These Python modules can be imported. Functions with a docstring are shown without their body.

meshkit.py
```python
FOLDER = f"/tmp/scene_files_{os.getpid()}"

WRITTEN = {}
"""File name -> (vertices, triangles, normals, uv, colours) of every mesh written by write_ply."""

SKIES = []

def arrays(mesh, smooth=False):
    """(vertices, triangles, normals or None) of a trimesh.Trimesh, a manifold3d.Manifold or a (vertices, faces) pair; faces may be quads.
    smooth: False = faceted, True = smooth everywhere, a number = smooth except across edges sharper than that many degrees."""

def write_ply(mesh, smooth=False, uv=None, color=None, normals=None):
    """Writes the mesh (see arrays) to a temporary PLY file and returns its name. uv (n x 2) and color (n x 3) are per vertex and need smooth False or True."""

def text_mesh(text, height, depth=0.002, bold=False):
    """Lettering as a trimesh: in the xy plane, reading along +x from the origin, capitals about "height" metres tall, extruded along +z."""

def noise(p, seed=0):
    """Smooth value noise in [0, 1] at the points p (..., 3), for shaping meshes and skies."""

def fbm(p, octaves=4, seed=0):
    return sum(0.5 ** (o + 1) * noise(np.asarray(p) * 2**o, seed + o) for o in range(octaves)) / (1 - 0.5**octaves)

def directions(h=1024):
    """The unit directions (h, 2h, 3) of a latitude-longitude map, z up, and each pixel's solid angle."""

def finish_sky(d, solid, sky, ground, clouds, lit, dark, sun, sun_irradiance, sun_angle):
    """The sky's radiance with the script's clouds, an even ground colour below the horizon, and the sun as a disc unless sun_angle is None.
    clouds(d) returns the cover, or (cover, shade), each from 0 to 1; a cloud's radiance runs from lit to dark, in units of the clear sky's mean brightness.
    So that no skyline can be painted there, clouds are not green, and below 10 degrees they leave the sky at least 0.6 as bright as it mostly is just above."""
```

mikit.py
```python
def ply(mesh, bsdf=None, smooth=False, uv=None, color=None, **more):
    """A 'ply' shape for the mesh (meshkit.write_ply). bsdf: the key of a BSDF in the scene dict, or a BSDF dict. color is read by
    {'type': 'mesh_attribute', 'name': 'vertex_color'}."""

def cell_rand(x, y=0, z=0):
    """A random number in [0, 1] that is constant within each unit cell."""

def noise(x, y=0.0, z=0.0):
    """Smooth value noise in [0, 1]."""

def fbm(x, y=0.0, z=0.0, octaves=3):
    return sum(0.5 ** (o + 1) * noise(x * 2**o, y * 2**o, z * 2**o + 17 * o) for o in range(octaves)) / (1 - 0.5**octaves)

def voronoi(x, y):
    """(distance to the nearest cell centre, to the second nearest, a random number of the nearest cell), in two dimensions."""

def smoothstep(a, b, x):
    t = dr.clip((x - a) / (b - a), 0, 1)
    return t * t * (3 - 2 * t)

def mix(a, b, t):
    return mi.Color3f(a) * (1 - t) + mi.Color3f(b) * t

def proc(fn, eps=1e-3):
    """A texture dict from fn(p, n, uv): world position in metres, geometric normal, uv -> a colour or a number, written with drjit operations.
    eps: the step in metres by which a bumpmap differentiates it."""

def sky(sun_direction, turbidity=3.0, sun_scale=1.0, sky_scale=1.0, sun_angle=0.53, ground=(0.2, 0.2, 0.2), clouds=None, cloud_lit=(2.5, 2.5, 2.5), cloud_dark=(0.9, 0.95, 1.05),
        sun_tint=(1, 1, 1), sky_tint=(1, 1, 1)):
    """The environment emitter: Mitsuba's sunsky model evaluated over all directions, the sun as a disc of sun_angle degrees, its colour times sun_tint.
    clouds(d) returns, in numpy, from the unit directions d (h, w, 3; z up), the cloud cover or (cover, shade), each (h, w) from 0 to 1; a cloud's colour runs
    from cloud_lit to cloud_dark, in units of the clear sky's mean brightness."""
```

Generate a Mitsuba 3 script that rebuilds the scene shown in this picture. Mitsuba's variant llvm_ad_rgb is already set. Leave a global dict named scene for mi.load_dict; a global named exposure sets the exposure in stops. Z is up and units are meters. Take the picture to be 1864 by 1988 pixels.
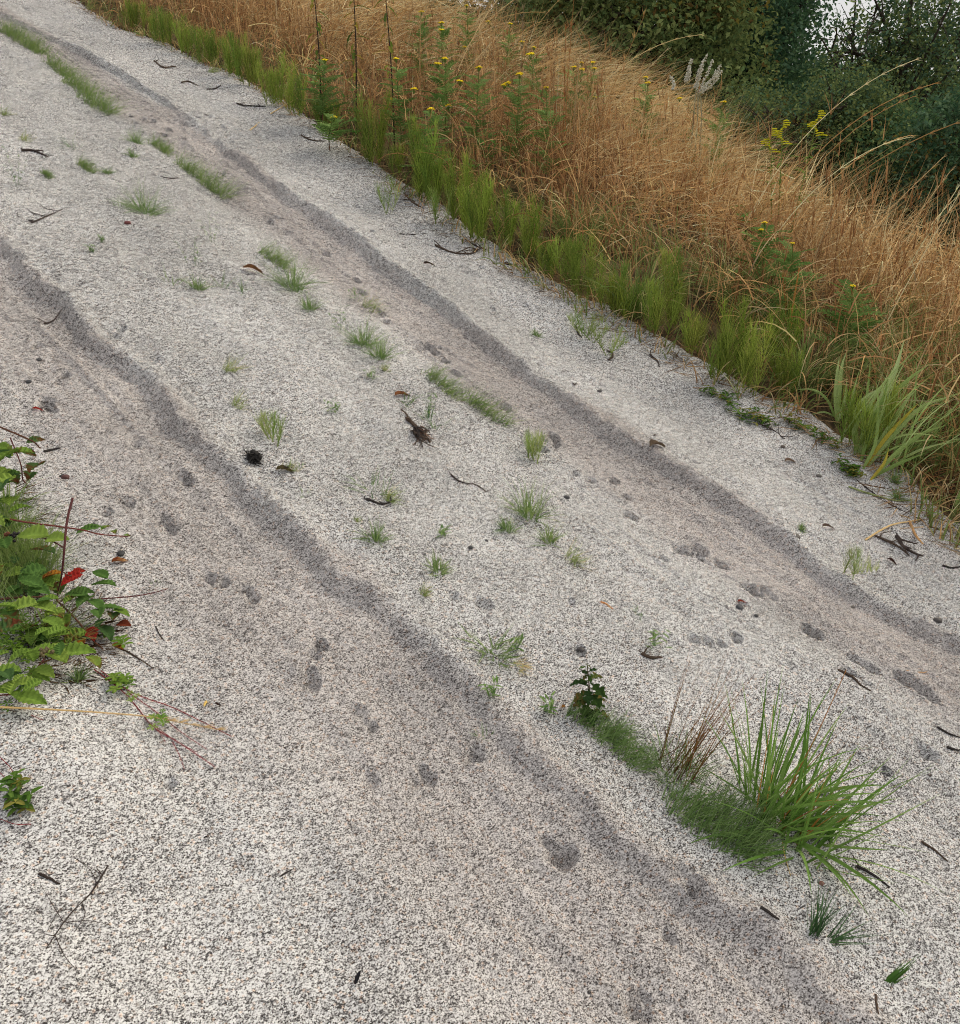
import math
import numpy as np
import trimesh
import drjit as dr
import mitsuba as mi
import mikit
import meshkit

# ---------------------------------------------------------------- camera, sky, exposure
PITCH = math.radians(24.3)
EYE = np.array([0.0, 0.0, 1.65])
FWD = np.array([0.0, math.cos(PITCH), -math.sin(PITCH)])
UPV = np.array([0.0, math.sin(PITCH), math.cos(PITCH)])
FOCAL, CX, CY = 1867.0, 932.0, 994.0                     # in units of a 1864 x 1988 picture
scene, labels = {}, {}
T = mi.ScalarTransform4f
scene['camera'] = {'type': 'perspective', 'fov': math.degrees(2 * math.atan(CX / FOCAL)), 'fov_axis': 'x', 'near_clip': 0.05, 'far_clip': 900.0,
                   'to_world': T().look_at(origin=EYE.tolist(), target=(EYE + FWD).tolist(), up=[0, 0, 1])}


def cloud(d):
    n = meshkit.fbm(d * 4.0 + 3.0, 4, 5)
    cover = np.clip(0.90 + 0.8 * (n - 0.42), 0, 1)
    return cover, np.clip(0.55 - 1.6 * (n - 0.5), 0.1, 0.8)


SUN = np.array([0.66, 0.50, 0.66])
scene['sky_light'] = mikit.sky(SUN.tolist(), turbidity=3, sun_scale=0.30, sun_angle=38, sun_tint=(0.92, 1.0, 1.10), clouds=cloud, cloud_lit=(1.9, 1.88, 1.84), cloud_dark=(1.05, 1.04, 1.02), ground=(0.2, 0.2, 0.18))
exposure = 2.6

# ---------------------------------------------------------------- helpers
rng = np.random.default_rng(11)
R = lambda a, b, n=None: rng.uniform(a, b, n)


def lin(*c):
    c = np.asarray(c, float) / 255
    return np.where(c < 0.04045, c / 12.92, ((c + 0.055) / 1.055) ** 2.4)


def sstep(a, b, x):
    t = np.clip((np.asarray(x, float) - a) / (b - a), 0, 1)
    return t * t * (3 - 2 * t)


def ray(px, py):
    return np.array([1.0, 0, 0]) * (px - CX) / FOCAL + UPV * (CY - py) / FOCAL + FWD


# the slope: u runs uphill along the track, v across it towards the verge
PU = np.array([-0.6496, 0.7603])
PV = np.array([0.7603, 0.6496])
SL, CS = 0.2334, -0.04
G2 = PU * SL + PV * CS


def plane_uv(px, py):
    r = ray(px, py)
    t = -EYE[2] / (r[2] - G2 @ r[:2])
    xy = r[:2] * t
    return xy @ PU, xy @ PV


def trace(points):
    a = np.array([plane_uv(*p) for p in points])
    return a[np.argsort(a[:, 0])]


RUT_R = trace([(-140, -50), (0, 25), (60, 55), (150, 95), (215, 130), (285, 175), (360, 228), (440, 285), (500, 330), (560, 380), (640, 430), (700, 470), (760, 520), (850, 580), (930, 640),
               (1010, 700), (1090, 765), (1160, 820), (1230, 865), (1300, 910), (1380, 955), (1450, 1000), (1530, 1045), (1575, 1085), (1620, 1122), (1660, 1143), (1750, 1185), (1864, 1255), (2100, 1400)])
RUT_L = trace([(-200, 290), (0, 470), (60, 550), (130, 600), (200, 680), (270, 735), (330, 800), (390, 860), (450, 930), (500, 980), (560, 1040), (620, 1090), (680, 1150), (740, 1190), (800, 1250),
               (870, 1320), (930, 1380), (1000, 1440), (1080, 1510), (1150, 1580), (1230, 1650), (1330, 1720), (1400, 1760), (1480, 1820), (1560, 1890), (1660, 1990), (1800, 2100)])
EDGE = trace([(-60, -90), (150, 0), (235, 60), (330, 92), (430, 132), (560, 204), (620, 248), (700, 300), (780, 360), (840, 408), (900, 452), (960, 492), (1050, 545), (1120, 585), (1190, 622), (1250, 655),
              (1330, 695), (1390, 742), (1450, 775), (1520, 800), (1600, 850), (1680, 890), (1740, 935), (1775, 985), (1864, 1055), (2000, 1160)])
vr = lambda u: np.interp(u, RUT_R[:, 0], RUT_R[:, 1])
vl = lambda u: np.interp(u, RUT_L[:, 0], RUT_L[:, 1])
ve = lambda u: np.interp(u, EDGE[:, 0], EDGE[:, 1])
PR = np.polyfit(RUT_R[:, 0], RUT_R[:, 1], 3)
PL = np.polyfit(RUT_L[:, 0], RUT_L[:, 1], 3)


def n3(u, v, s, seed=0, sv=None):
    return meshkit.noise(np.stack([u * s, v * (sv or s), np.zeros_like(u) + 7.3], -1), seed) - 0.5


def base(u, v):
    """The hillside without the relief of the sand."""
    uc = np.where(u > 14, 14 + 6 * np.tanh((u - 14) / 6), np.where(u < -4, -4 + 6 * np.tanh((u + 4) / 6), u))
    z = SL * uc + CS * np.clip(v, -4.0, 14.0)
    c = np.clip(v - 5.0 - 0.75 * np.clip(u - 4, 0, 8), 0, None)                        # crest of the verge, then the land falls away
    z = z - np.where(c < 1.2, 0.20 * c * c, 0.288 + 0.48 * (c - 1.2)) * 1.0 + np.where(c > 9, 0.48 * (c - 9), 0)
    return z


# hoof and paw prints: px, py, size in px
PITS = [(530, 408, 26), (520, 415, 14), (545, 412, 12), (556, 437, 20), (630, 474, 18), (688, 524, 18), (696, 545, 22), (738, 592, 20), (748, 606, 14), (832, 652, 26), (846, 664, 24), (862, 680, 20), (848, 650, 14),
        (880, 708, 18), (978, 768, 24), (985, 775, 14), (1074, 826, 28), (1080, 838, 20), (1048, 852, 26), (1150, 916, 22), (1192, 914, 24), (1216, 950, 24), (1226, 990, 24), (1118, 903, 14),
        (1328, 1054, 34), (1340, 1060, 20), (1362, 1052, 34), (1398, 1078, 26), (1358, 1068, 16), (1458, 1132, 28), (1470, 1142, 30), (1484, 1136, 24), (1500, 1150, 22), (1575, 1213, 30), (1590, 1222, 22),
        (1752, 1314, 34), (1768, 1322, 24), (1745, 1306, 18), (1790, 1336, 26), (1810, 1350, 24), (1800, 1460, 38), (935, 1183, 34), (1124, 1266, 24), (1650, 1306, 18), (1668, 1316, 18), (1682, 1330, 18), (1690, 1334, 16),
        (262, 855, 22), (350, 915, 26), (362, 925, 18), (245, 965, 28), (205, 993, 28), (310, 1000, 26), (326, 1016, 30), (474, 1132, 26), (486, 1148, 30), (622, 1250, 36), (612, 1270, 24), (600, 1322, 42), (596, 1305, 26),
        (690, 1368, 34), (722, 1400, 24), (818, 1478, 26), (830, 1494, 34), (808, 1502, 20), (920, 1450, 36), (718, 1502, 30), (1062, 1612, 34), (1086, 1640, 46), (1335, 1708, 40), (1348, 1726, 34), (1300, 1800, 30),
        (1228, 1924, 34), (1252, 1916, 34), (1244, 1946, 46), (125, 716, 26), (85, 768, 34), (95, 780, 22), (70, 655, 20), (295, 234, 16), (322, 248, 16), (316, 258, 14), (290, 222, 12), (352, 262, 16), (250, 222, 14),
        (262, 240, 16), (275, 228, 12), (170, 105, 10), (195, 175, 12), (120, 75, 9), (395, 258, 14), (430, 250, 12), (345, 212, 14), (360, 240, 16), (382, 234, 14), (405, 228, 12), (370, 222, 12), (430, 325, 12), (456, 356, 12),
        (140, 60, 9), (48, 13, 10), (1440, 1166, 20), (405, 1112, 30), (430, 1120, 24), (1285, 1075, 20), (1345, 1240, 30), (1372, 1245, 26), (1400, 1250, 24), (1432, 1244, 22), (1660, 1270, 26), (1700, 1290, 24), (878, 1165, 24), (300, 700, 22),
        (235, 640, 20), (222, 652, 16), (1110, 1175, 16), (330, 1535, 30), (1000, 640, 10), (955, 590, 12), (600, 362, 10), (1020, 590, 12), (935, 520, 10), (720, 455, 12), (690, 395, 10), (1610, 1560, 30), (1720, 1500, 26)]
_p = np.array([plane_uv(a, b) for a, b, _ in PITS])
_d = np.array([(np.append((PU * a + PV * b), 0) - EYE) @ FWD + SL * 0 for a, b in _p])
PIT_R = np.array([s for _, _, s in PITS]) / FOCAL * np.maximum(_d, 1.3) * 0.40
PIT_S = R(0.55, 1.0, len(PITS))


def relief(u, v):
    """The sand's own shape: ruts, banks, the ridge between them, ripples, prints."""
    a = v - vr(u) + 0.03 * n3(u, v * 0, 2.2, 3) + 0.03 * n3(u, v * 0, 8.0, 4)
    b = v - vl(u) + 0.04 * n3(u, v * 0, 2.5, 5) + 0.04 * n3(u, v * 0, 9.0, 6)
    ma = 0.75 + 0.8 * (n3(u, v * 0, 1.1, 8) + 0.2)
    mb = 0.80 + 0.8 * (n3(u, v * 0, 1.3, 9) + 0.2)
    ma = ma * (0.62 + 0.38 * sstep(0.8, 1.6, u))
    mb = mb * (0.55 + 0.45 * sstep(1.4, 2.0, u))
    ma = ma * (1 - 0.65 * np.exp(-((u - 6.35) / 0.35) ** 2))
    mb = mb * (1 - 0.5 * np.exp(-((u - 1.75) / 0.16) ** 2))
    la, lb = 0.012 * np.exp(-((a - 0.028) / 0.022) ** 2), 0.014 * np.exp(-((b - 0.032) / 0.026) ** 2)
    z = ma * (la + 0.044 * sstep(-0.034, 0.012, a) - 0.022 * sstep(0.02, 0.40, a) - 0.045 * sstep(-0.62, -0.28, a) + 0.010 * sstep(-0.19, -0.06, a) + 0.012 * sstep(-0.62, -0.9, a))
    z = z + mb * (lb + 0.046 * sstep(-0.038, 0.014, b) - 0.008 * sstep(0.03, 0.42, b) - 0.040 * sstep(-0.75, -0.30, b))
    z = z + 0.115 * sstep(0.02, -0.60, v - (vl(u) - 0.62)) + 0.05 * sstep(-0.1, -0.75, v - (vl(u) - 0.9))   # the bank by the bramble
    z = z + 0.17 * n3(u, v, 2.4, 24) * sstep(0.66, 0.35, v)
    z = z + 0.045 * n3(u, v, 1.7, 12, 3.0) + 0.030 * n3(u, v, 4.4, 13, 6.5) + 0.015 * n3(u, v, 13, 14, 15) + 0.007 * n3(u, v, 34, 15)
    rut = np.maximum(sstep(-0.42, -0.30, a) * sstep(0.0, -0.06, a), sstep(-0.55, -0.40, b) * sstep(-0.02, -0.1, b))
    z = z + np.maximum(rut, 0.8 * sstep(2.4, 1.6, u) * (a > -0.9) * (a < 0.5)) * (0.015 * n3(u, v, 1.2, 16, 34) + 0.008 * n3(u, v, 2.0, 17, 70))
    rough = np.exp(-(((u - 6.3) / 0.5) ** 2 + ((v - 2.95) / 0.35) ** 2))
    z = z + rough * (0.05 * n3(u, v, 9, 18) + 0.03 * n3(u, v, 22, 19))
    bank = np.exp(-((a - 0.02) / 0.09) ** 2) + np.exp(-((b - 0.02) / 0.10) ** 2)
    z = z + bank * (0.022 * n3(u, v, 17, 20) + 0.013 * n3(u, v, 45, 21))
    e = ve(u) + 0.10 * n3(u, v * 0, 3.0, 22) + 0.06 * n3(u, v * 0, 9.0, 23) - v
    z = z + 0.03 * sstep(0.5, 0.12, e) - 0.16 * sstep(-0.05, -0.30, e)                                      # the sand thins out under the verge
    return z


def prints(u, v):
    z = np.zeros_like(u)
    for (pu, pv), r, s in zip(_p, PIT_R, PIT_S):
        m = (np.abs(u - pu) < 2.6 * r) & (np.abs(v - pv) < 2.6 * r)
        if m.any():
            d = np.hypot((u[m] - pu) * 0.8, v[m] - pv) / r
            d = d * (1 + 0.9 * (meshkit.noise(np.stack([u[m] * 40, v[m] * 40, 0 * u[m] + 2], -1)) - 0.5))
            z[m] += s * r * (-1.9 * np.exp(-(d ** 4) * 1.0) + 0.36 * np.exp(-((d - 1.35) / 0.35) ** 2))
    return z


def height(x, y):
    x, y = np.asarray(x, float), np.asarray(y, float)
    u, v = x * PU[0] + y * PU[1], x * PV[0] + y * PV[1]
    w = sstep(-3.5, -1.5, v) * sstep(13, 11, u)
    inside = sstep(0.25, -0.02, v - ve(u))
    return base(u, v) + relief(u, v) * w * inside + (1 - inside) * (0.035 + 0.10 * n3(u, v, 1.7, 30) + 0.05 * n3(u, v, 5, 31)) * sstep(0.0, 0.45, v - ve(u))


def at(px, py, h=0.0):
    """The point h metres above the ground that shows at this pixel."""
    r = ray(px, py)
    t = -(EYE[2] - h) / (r[2] - G2 @ r[:2])
    for _ in range(14):
        p = EYE + r * t
        t -= np.clip((p[2] - h - float(height(p[0], p[1]))) / (r[2] - G2 @ r[:2]), -1.5, 1.5) * 0.9
    return EYE + r * t


def at_v(px, py, v):
    r = ray(px, py)
    return EYE + r * (v / (r[:2] @ PV))


def ppm(p):
    return FOCAL / ((p - EYE) @ FWD)


def ground_pts(u, v, dz=0.0):
    x, y = u * PU[0] + v * PV[0], u * PU[1] + v * PV[1]
    return np.stack([x, y, height(x, y) + dz], -1)


# ---------------------------------------------------------------- mesh pieces: (vertices, triangles, colours)
def join(parts):
    parts = [p for p in parts if len(p[0])]
    off = np.cumsum([0] + [len(p[0]) for p in parts[:-1]])
    return np.vstack([p[0] for p in parts]), np.vstack([p[1] + o for p, o in zip(parts, off)]), np.vstack([p[2] for p in parts])


def col(c, n=1, var=0.15, hue=0.06):
    c = np.asarray(c, float)
    return np.clip(c * (1 + R(-var, var, (n, 1))) * (1 + R(-hue, hue, (n, 3))), 0.004, 0.9)


def pick(pal, n, w=None, var=0.18):
    pal = np.asarray(pal, float)
    return np.clip(pal[rng.choice(len(pal), n, p=w)] * (1 + R(-var, var, (n, 1))), 0.004, 0.9)


def blades(P, az, L, W, th0, k, c0, c1, S=4, tw=None, cols=2, taper=1.4, belly=0.0):
    """n ribbons: from P, tilted th0 from upright towards az, curling on by k along their length."""
    n = len(P)
    b = lambda a: np.broadcast_to(np.asarray(a, float), (n,))
    az, L, W, th0, k = b(az), b(L), b(W), b(th0), b(k)
    tw = R(-1.2, 1.2, n) if tw is None else b(tw)
    s = np.linspace(0, 1, S + 1)
    ang = th0[:, None] + k[:, None] * ((s[:-1] + s[1:]) / 2)[None] ** 1.2
    hx = np.concatenate([np.zeros((n, 1)), np.cumsum(np.sin(ang), 1)], 1) * (L / S)[:, None]
    hz = np.concatenate([np.zeros((n, 1)), np.cumsum(np.cos(ang), 1)], 1) * (L / S)[:, None]
    ca, sa = np.cos(az)[:, None], np.sin(az)[:, None]
    c = np.stack([P[:, :1] + hx * ca, P[:, 1:2] + hx * sa, P[:, 2:] + hz], -1)
    wd = np.stack([-np.sin(az) * np.cos(tw), np.cos(az) * np.cos(tw), np.sin(tw)], -1)[:, None]
    pr = np.clip(1 - s ** taper, 0.03, 1) * (1 - belly + belly * np.sin(np.pi * np.clip(s * 0.9 + 0.1, 0, 1)))
    w = (W[:, None] * pr / 2)[..., None]
    an = np.concatenate([ang, ang[:, -1:]], 1)
    nrm = np.stack([np.cos(an) * ca, np.cos(an) * sa, -np.sin(an)], -1)
    rows = [c - wd * w, c + wd * w] if cols == 2 else [c - wd * w, c + nrm * w * 0.45, c + wd * w]
    V = np.stack(rows, 2).reshape(n, -1, 3)
    i = np.arange(S)[:, None] * cols + np.arange(cols - 1)
    f = np.stack([np.stack([i, i + 1, i + 1 + cols], -1), np.stack([i, i + 1 + cols, i + cols], -1)], 2).reshape(-1, 3)
    m = (S + 1) * cols
    F = (f[None] + (np.arange(n) * m)[:, None, None]).reshape(-1, 3)
    cc = np.asarray(c0, float).reshape(-1, 1, 3) * (1 - s)[None, :, None] + np.asarray(c1, float).reshape(-1, 1, 3) * s[None, :, None]
    C = np.repeat(np.broadcast_to(cc, (n, S + 1, 3)), cols, 1).reshape(-1, 3)
    return V.reshape(-1, 3), F, C


def tube(pts, rad, color, sides=5, var=0.12):
    pts = np.asarray(pts, float)
    n = len(pts)
    rad = np.interp(np.linspace(0, 1, n), np.linspace(0, 1, len(np.atleast_1d(rad))), np.atleast_1d(rad))
    d = np.gradient(pts, axis=0)
    d /= np.linalg.norm(d, axis=1, keepdims=True) + 1e-12
    a = np.cross(d, [0.31, 0.22, 0.92])
    a /= np.linalg.norm(a, axis=1, keepdims=True) + 1e-12
    bb = np.cross(d, a)
    t = np.arange(sides) / sides * 2 * np.pi
    V = pts[:, None] + rad[:, None, None] * (np.cos(t)[None, :, None] * a[:, None] + np.sin(t)[None, :, None] * bb[:, None])
    V = np.vstack([V.reshape(-1, 3), pts[:1] - d[:1] * rad[0] * 0.4, pts[-1:] + d[-1:] * rad[-1] * 0.6])
    i, j = np.arange(n - 1)[:, None] * sides, np.arange(sides)[None]
    j2 = (j + 1) % sides
    F = np.vstack([np.stack([i + j, i + j2, i + sides + j2], -1).reshape(-1, 3), np.stack([i + j, i + sides + j2, i + sides + j], -1).reshape(-1, 3)])
    e = (n - 1) * sides
    F = np.vstack([F, np.stack([j[0] * 0 + len(V) - 2, j2[0], j[0]], -1), np.stack([j[0] * 0 + len(V) - 1, e + j[0], e + j2[0]], -1)])
    C = np.asarray(color, float).reshape(-1, 3)
    if len(C) == 1:
        C = np.repeat(C, n, 0)
    C = np.repeat(C * (1 + R(-var, var, (n, 1))), sides, 0)
    return V, F, np.clip(np.vstack([C, C[:1], C[-1:]]), 0.004, 0.9)


def smooth_line(pts, n=12):
    pts = np.asarray(pts, float)
    k = np.linspace(0, len(pts) - 1, n)
    out = np.zeros((n, pts.shape[1]))
    P = np.vstack([2 * pts[0] - pts[1], pts, 2 * pts[-1] - pts[-2]])
    for q, x in enumerate(k):
        i = min(int(x), len(pts) - 2)
        t = x - i
        p0, p1, p2, p3 = P[i:i + 4]
        out[q] = 0.5 * (2 * p1 + (p2 - p0) * t + (2 * p0 - 5 * p1 + 4 * p2 - p3) * t * t + (3 * p1 - p0 - 3 * p2 + p3) * t ** 3)
    return out


def leaf(L, W, c, c2=None, n=9, serr=0.10, fold=0.3, droop=0.5, pleat=0.10, lobes=0, wide=0.4):
    """A leaf in its own frame: x along it, y across, z up; five columns, toothed edge, folded midrib, pleats along the side veins."""
    s = np.linspace(0, 1, n)
    w = np.sin(np.pi * np.clip(s, 0.02, 1) ** (math.log(0.5) / math.log(wide))) ** 0.75 * (1 + serr * (np.arange(n) % 2 * 2 - 1))
    if lobes:
        w = w * (0.72 + 0.38 * np.cos(2 * np.pi * lobes * s))
    w = np.maximum(w, 0.02) * W / 2
    ys = np.array([-1, -0.5, 0, 0.5, 1])
    y = w[:, None] * ys
    x = np.repeat((s * L)[:, None], 5, 1) + np.abs(ys)[None] * W * 0.10
    z = fold * np.abs(y) - droop * L * (s ** 2)[:, None] * 0.6 + pleat * W * 0.25 * (np.arange(n) % 2 * 2 - 1)[:, None] * (np.abs(ys) == 0.5)[None]
    V = np.stack([x, y, z], -1).reshape(-1, 3)
    i = np.arange(n - 1)[:, None] * 5 + np.arange(4)
    F = np.stack([np.stack([i, i + 5, i + 6], -1), np.stack([i, i + 6, i + 1], -1)], 2).reshape(-1, 3)
    c = np.asarray(c, float)
    C = np.repeat(c[None], len(V), 0) * (1 + R(-0.12, 0.12, (len(V), 1)))
    C[2::5] *= 1.25
    if c2 is not None:
        blot = R(0, 1, len(V)) * 0.6 + 0.4 * np.repeat(s, 5)
        C = C * (1 - sstep(0.45, 0.8, blot)[:, None]) + np.asarray(c2)[None] * sstep(0.45, 0.8, blot)[:, None]
    return V, F, np.clip(C, 0.004, 0.9)


def put(m, origin, az=0.0, el=0.0, roll=0.0):
    """Turns a piece about its x axis by roll, raises its x axis by el, turns it to az and moves it."""
    V = m[0]
    cr, sr = math.cos(roll), math.sin(roll)
    V = np.stack([V[:, 0], V[:, 1] * cr - V[:, 2] * sr, V[:, 1] * sr + V[:, 2] * cr], -1)
    ce, se = math.cos(el), math.sin(el)
    V = np.stack([V[:, 0] * ce - V[:, 2] * se, V[:, 1], V[:, 0] * se + V[:, 2] * ce], -1)
    ca, sa = math.cos(az), math.sin(az)
    V = np.stack([V[:, 0] * ca - V[:, 1] * sa, V[:, 0] * sa + V[:, 1] * ca, V[:, 2]], -1)
    return V + np.asarray(origin, float), m[1], m[2]


def lump(p, r, c, flat=0.7, sub=1):
    m = trimesh.creation.icosphere(subdivisions=sub, radius=1.0)
    V = np.array(m.vertices)
    V = V * (1 + 0.45 * (meshkit.noise(V * 1.3 + R(0, 50)) - 0.5))[:, None] * np.array([R(0.8, 1.2), R(0.8, 1.2), flat]) * r
    return V + np.asarray(p), np.array(m.faces), np.clip(np.repeat(np.asarray(c, float)[None], len(V), 0) * (1 + R(-0.1, 0.1, (len(V), 1))), 0.004, 0.9)


USED = {}


def key_of(name):
    USED[name] = USED.get(name, 0) + 1
    return name if USED[name] == 1 else f'{name}_{USED[name] - 1:03d}'


def tag(key, label=None, cat=None, group=None, kind=None):
    d = {k: v for k, v in (('label', label), ('category', cat), ('group', group), ('kind', kind)) if v}
    if d:
        labels[key] = d


def add(name, m, bsdf, label=None, cat=None, group=None, kind=None, smooth=False):
    key = key_of(name)
    scene[key] = mikit.ply((m[0], m[1]), bsdf, smooth=smooth, color=m[2])
    tag(key, label, cat, group, kind)
    return key


def thing(name, label, cat, group=None):
    key = key_of(name)
    tag(key, label, cat, group)
    return key


def part(parent, name, m, bsdf, label=None, smooth=False):
    key = key_of(parent + '__' + name)
    scene[key] = mikit.ply((m[0], m[1]), bsdf, smooth=smooth, color=m[2])
    tag(key, label)
    return key


# ---------------------------------------------------------------- materials
VC = {'type': 'mesh_attribute', 'name': 'vertex_color'}
scene['m_leaf'] = {'type': 'principledthin', 'base_color': VC, 'roughness': 0.5, 'diff_trans': 0.6, 'spec_trans': 0.0, 'eta': 1.4}
scene['m_glossy_leaf'] = {'type': 'principledthin', 'base_color': VC, 'roughness': 0.35, 'diff_trans': 0.55, 'spec_trans': 0.0, 'eta': 1.5}
scene['m_straw'] = {'type': 'principledthin', 'base_color': VC, 'roughness': 0.6, 'diff_trans': 0.25, 'spec_trans': 0.0, 'eta': 1.4}
scene['m_wood'] = {'type': 'twosided', 'bsdf': {'type': 'principled', 'base_color': VC, 'roughness': 0.8, 'specular': 0.3}}
scene['m_stone'] = {'type': 'twosided', 'bsdf': {'type': 'principled', 'base_color': VC, 'roughness': 0.6, 'specular': 0.4}}


fPR, fPL, fU, fV = [[float(x) for x in a] for a in (PR, PL, PU, PV)]


def in_rut(p):
    u, v = p.x * fU[0] + p.y * fU[1], p.x * fV[0] + p.y * fV[1]
    uc = dr.clip(u, -0.5, 12.0)
    a = v - (((fPR[0] * uc + fPR[1]) * uc + fPR[2]) * uc + fPR[3]) + 0.12 * (mikit.noise(u * 3, v * 3) - 0.5)
    b = v - (((fPL[0] * uc + fPL[1]) * uc + fPL[2]) * uc + fPL[3]) + 0.12 * (mikit.noise(u * 3, v * 3, 4.0) - 0.5)
    ra = mikit.smoothstep(-0.46, -0.25, a) * (1 - mikit.smoothstep(-0.02, 0.06, a))
    rb = mikit.smoothstep(-0.70, -0.25, b) * (1 - mikit.smoothstep(0.0, 0.09, b))
    return dr.maximum(ra, rb * 0.85), u, v


def sand_colour(p, n, uv):
    rut, u, v = in_rut(p)
    x, y, z = 0.80 * p.x + 0.60 * p.y, 0.48 * p.x - 0.64 * p.y + 0.60 * p.z, 0.36 * p.x - 0.48 * p.y - 0.80 * p.z
    w1 = mikit.noise(x / 0.0026, y / 0.0026, z / 0.0026)
    w2 = mikit.cell_rand(x / 0.0021, y / 0.0021, z / 0.0021)
    w3 = mikit.noise(x / 0.0052, y / 0.0052, z / 0.0052)
    w4 = mikit.noise(x / 0.011, y / 0.011, z / 0.011)
    patch = mikit.fbm(u * 2.5, v * 3.5, 2.0, 3) - 0.5
    far = dr.clip(u - 1.2, 0, 7)
    t = 0.5 + (w1 - 0.5) * 0.85 + (w2 - 0.5) * 0.40 + (w3 - 0.5) * (0.36 + 0.10 * far) + (w4 - 0.5) * (0.16 + 0.085 * far) + patch * 0.10
    t = 0.53 + (t - 0.5) * (1.22 - 0.30 * rut)
    c = mikit.mix((0.055, 0.053, 0.054), (0.19, 0.183, 0.181), mikit.smoothstep(0.14, 0.34, t))
    c = mikit.mix(c, (0.43, 0.422, 0.418), mikit.smoothstep(0.34, 0.54, t))
    c = mikit.mix(c, (0.70, 0.695, 0.69), mikit.smoothstep(0.56, 0.82, t))
    hue = mikit.cell_rand(x / 0.0048, y / 0.0048, z / 0.0048)
    c = mikit.mix(c, c * mi.Color3f(1.0, 0.84, 0.74), mikit.smoothstep(0.93, 0.96, hue))
    c = c * mikit.mix((1, 1, 1), (0.86, 0.815, 0.80), rut)
    return c * (1 + patch * 0.22)


def sand_bump(p, n, uv):
    return mikit.noise(p.x / 0.0035, p.y / 0.0035, p.z / 0.0035) + 1.6 * mikit.noise(p.x / 0.013, p.y / 0.013, p.z / 0.013)


scene['m_sand'] = {'type': 'twosided', 'bsdf': {'type': 'bumpmap', 'arbitrary': mikit.proc(sand_bump, 5e-4), 'scale': 0.0013,
                                                'bsdf': {'type': 'diffuse', 'reflectance': mikit.proc(sand_colour)}}}


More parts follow.
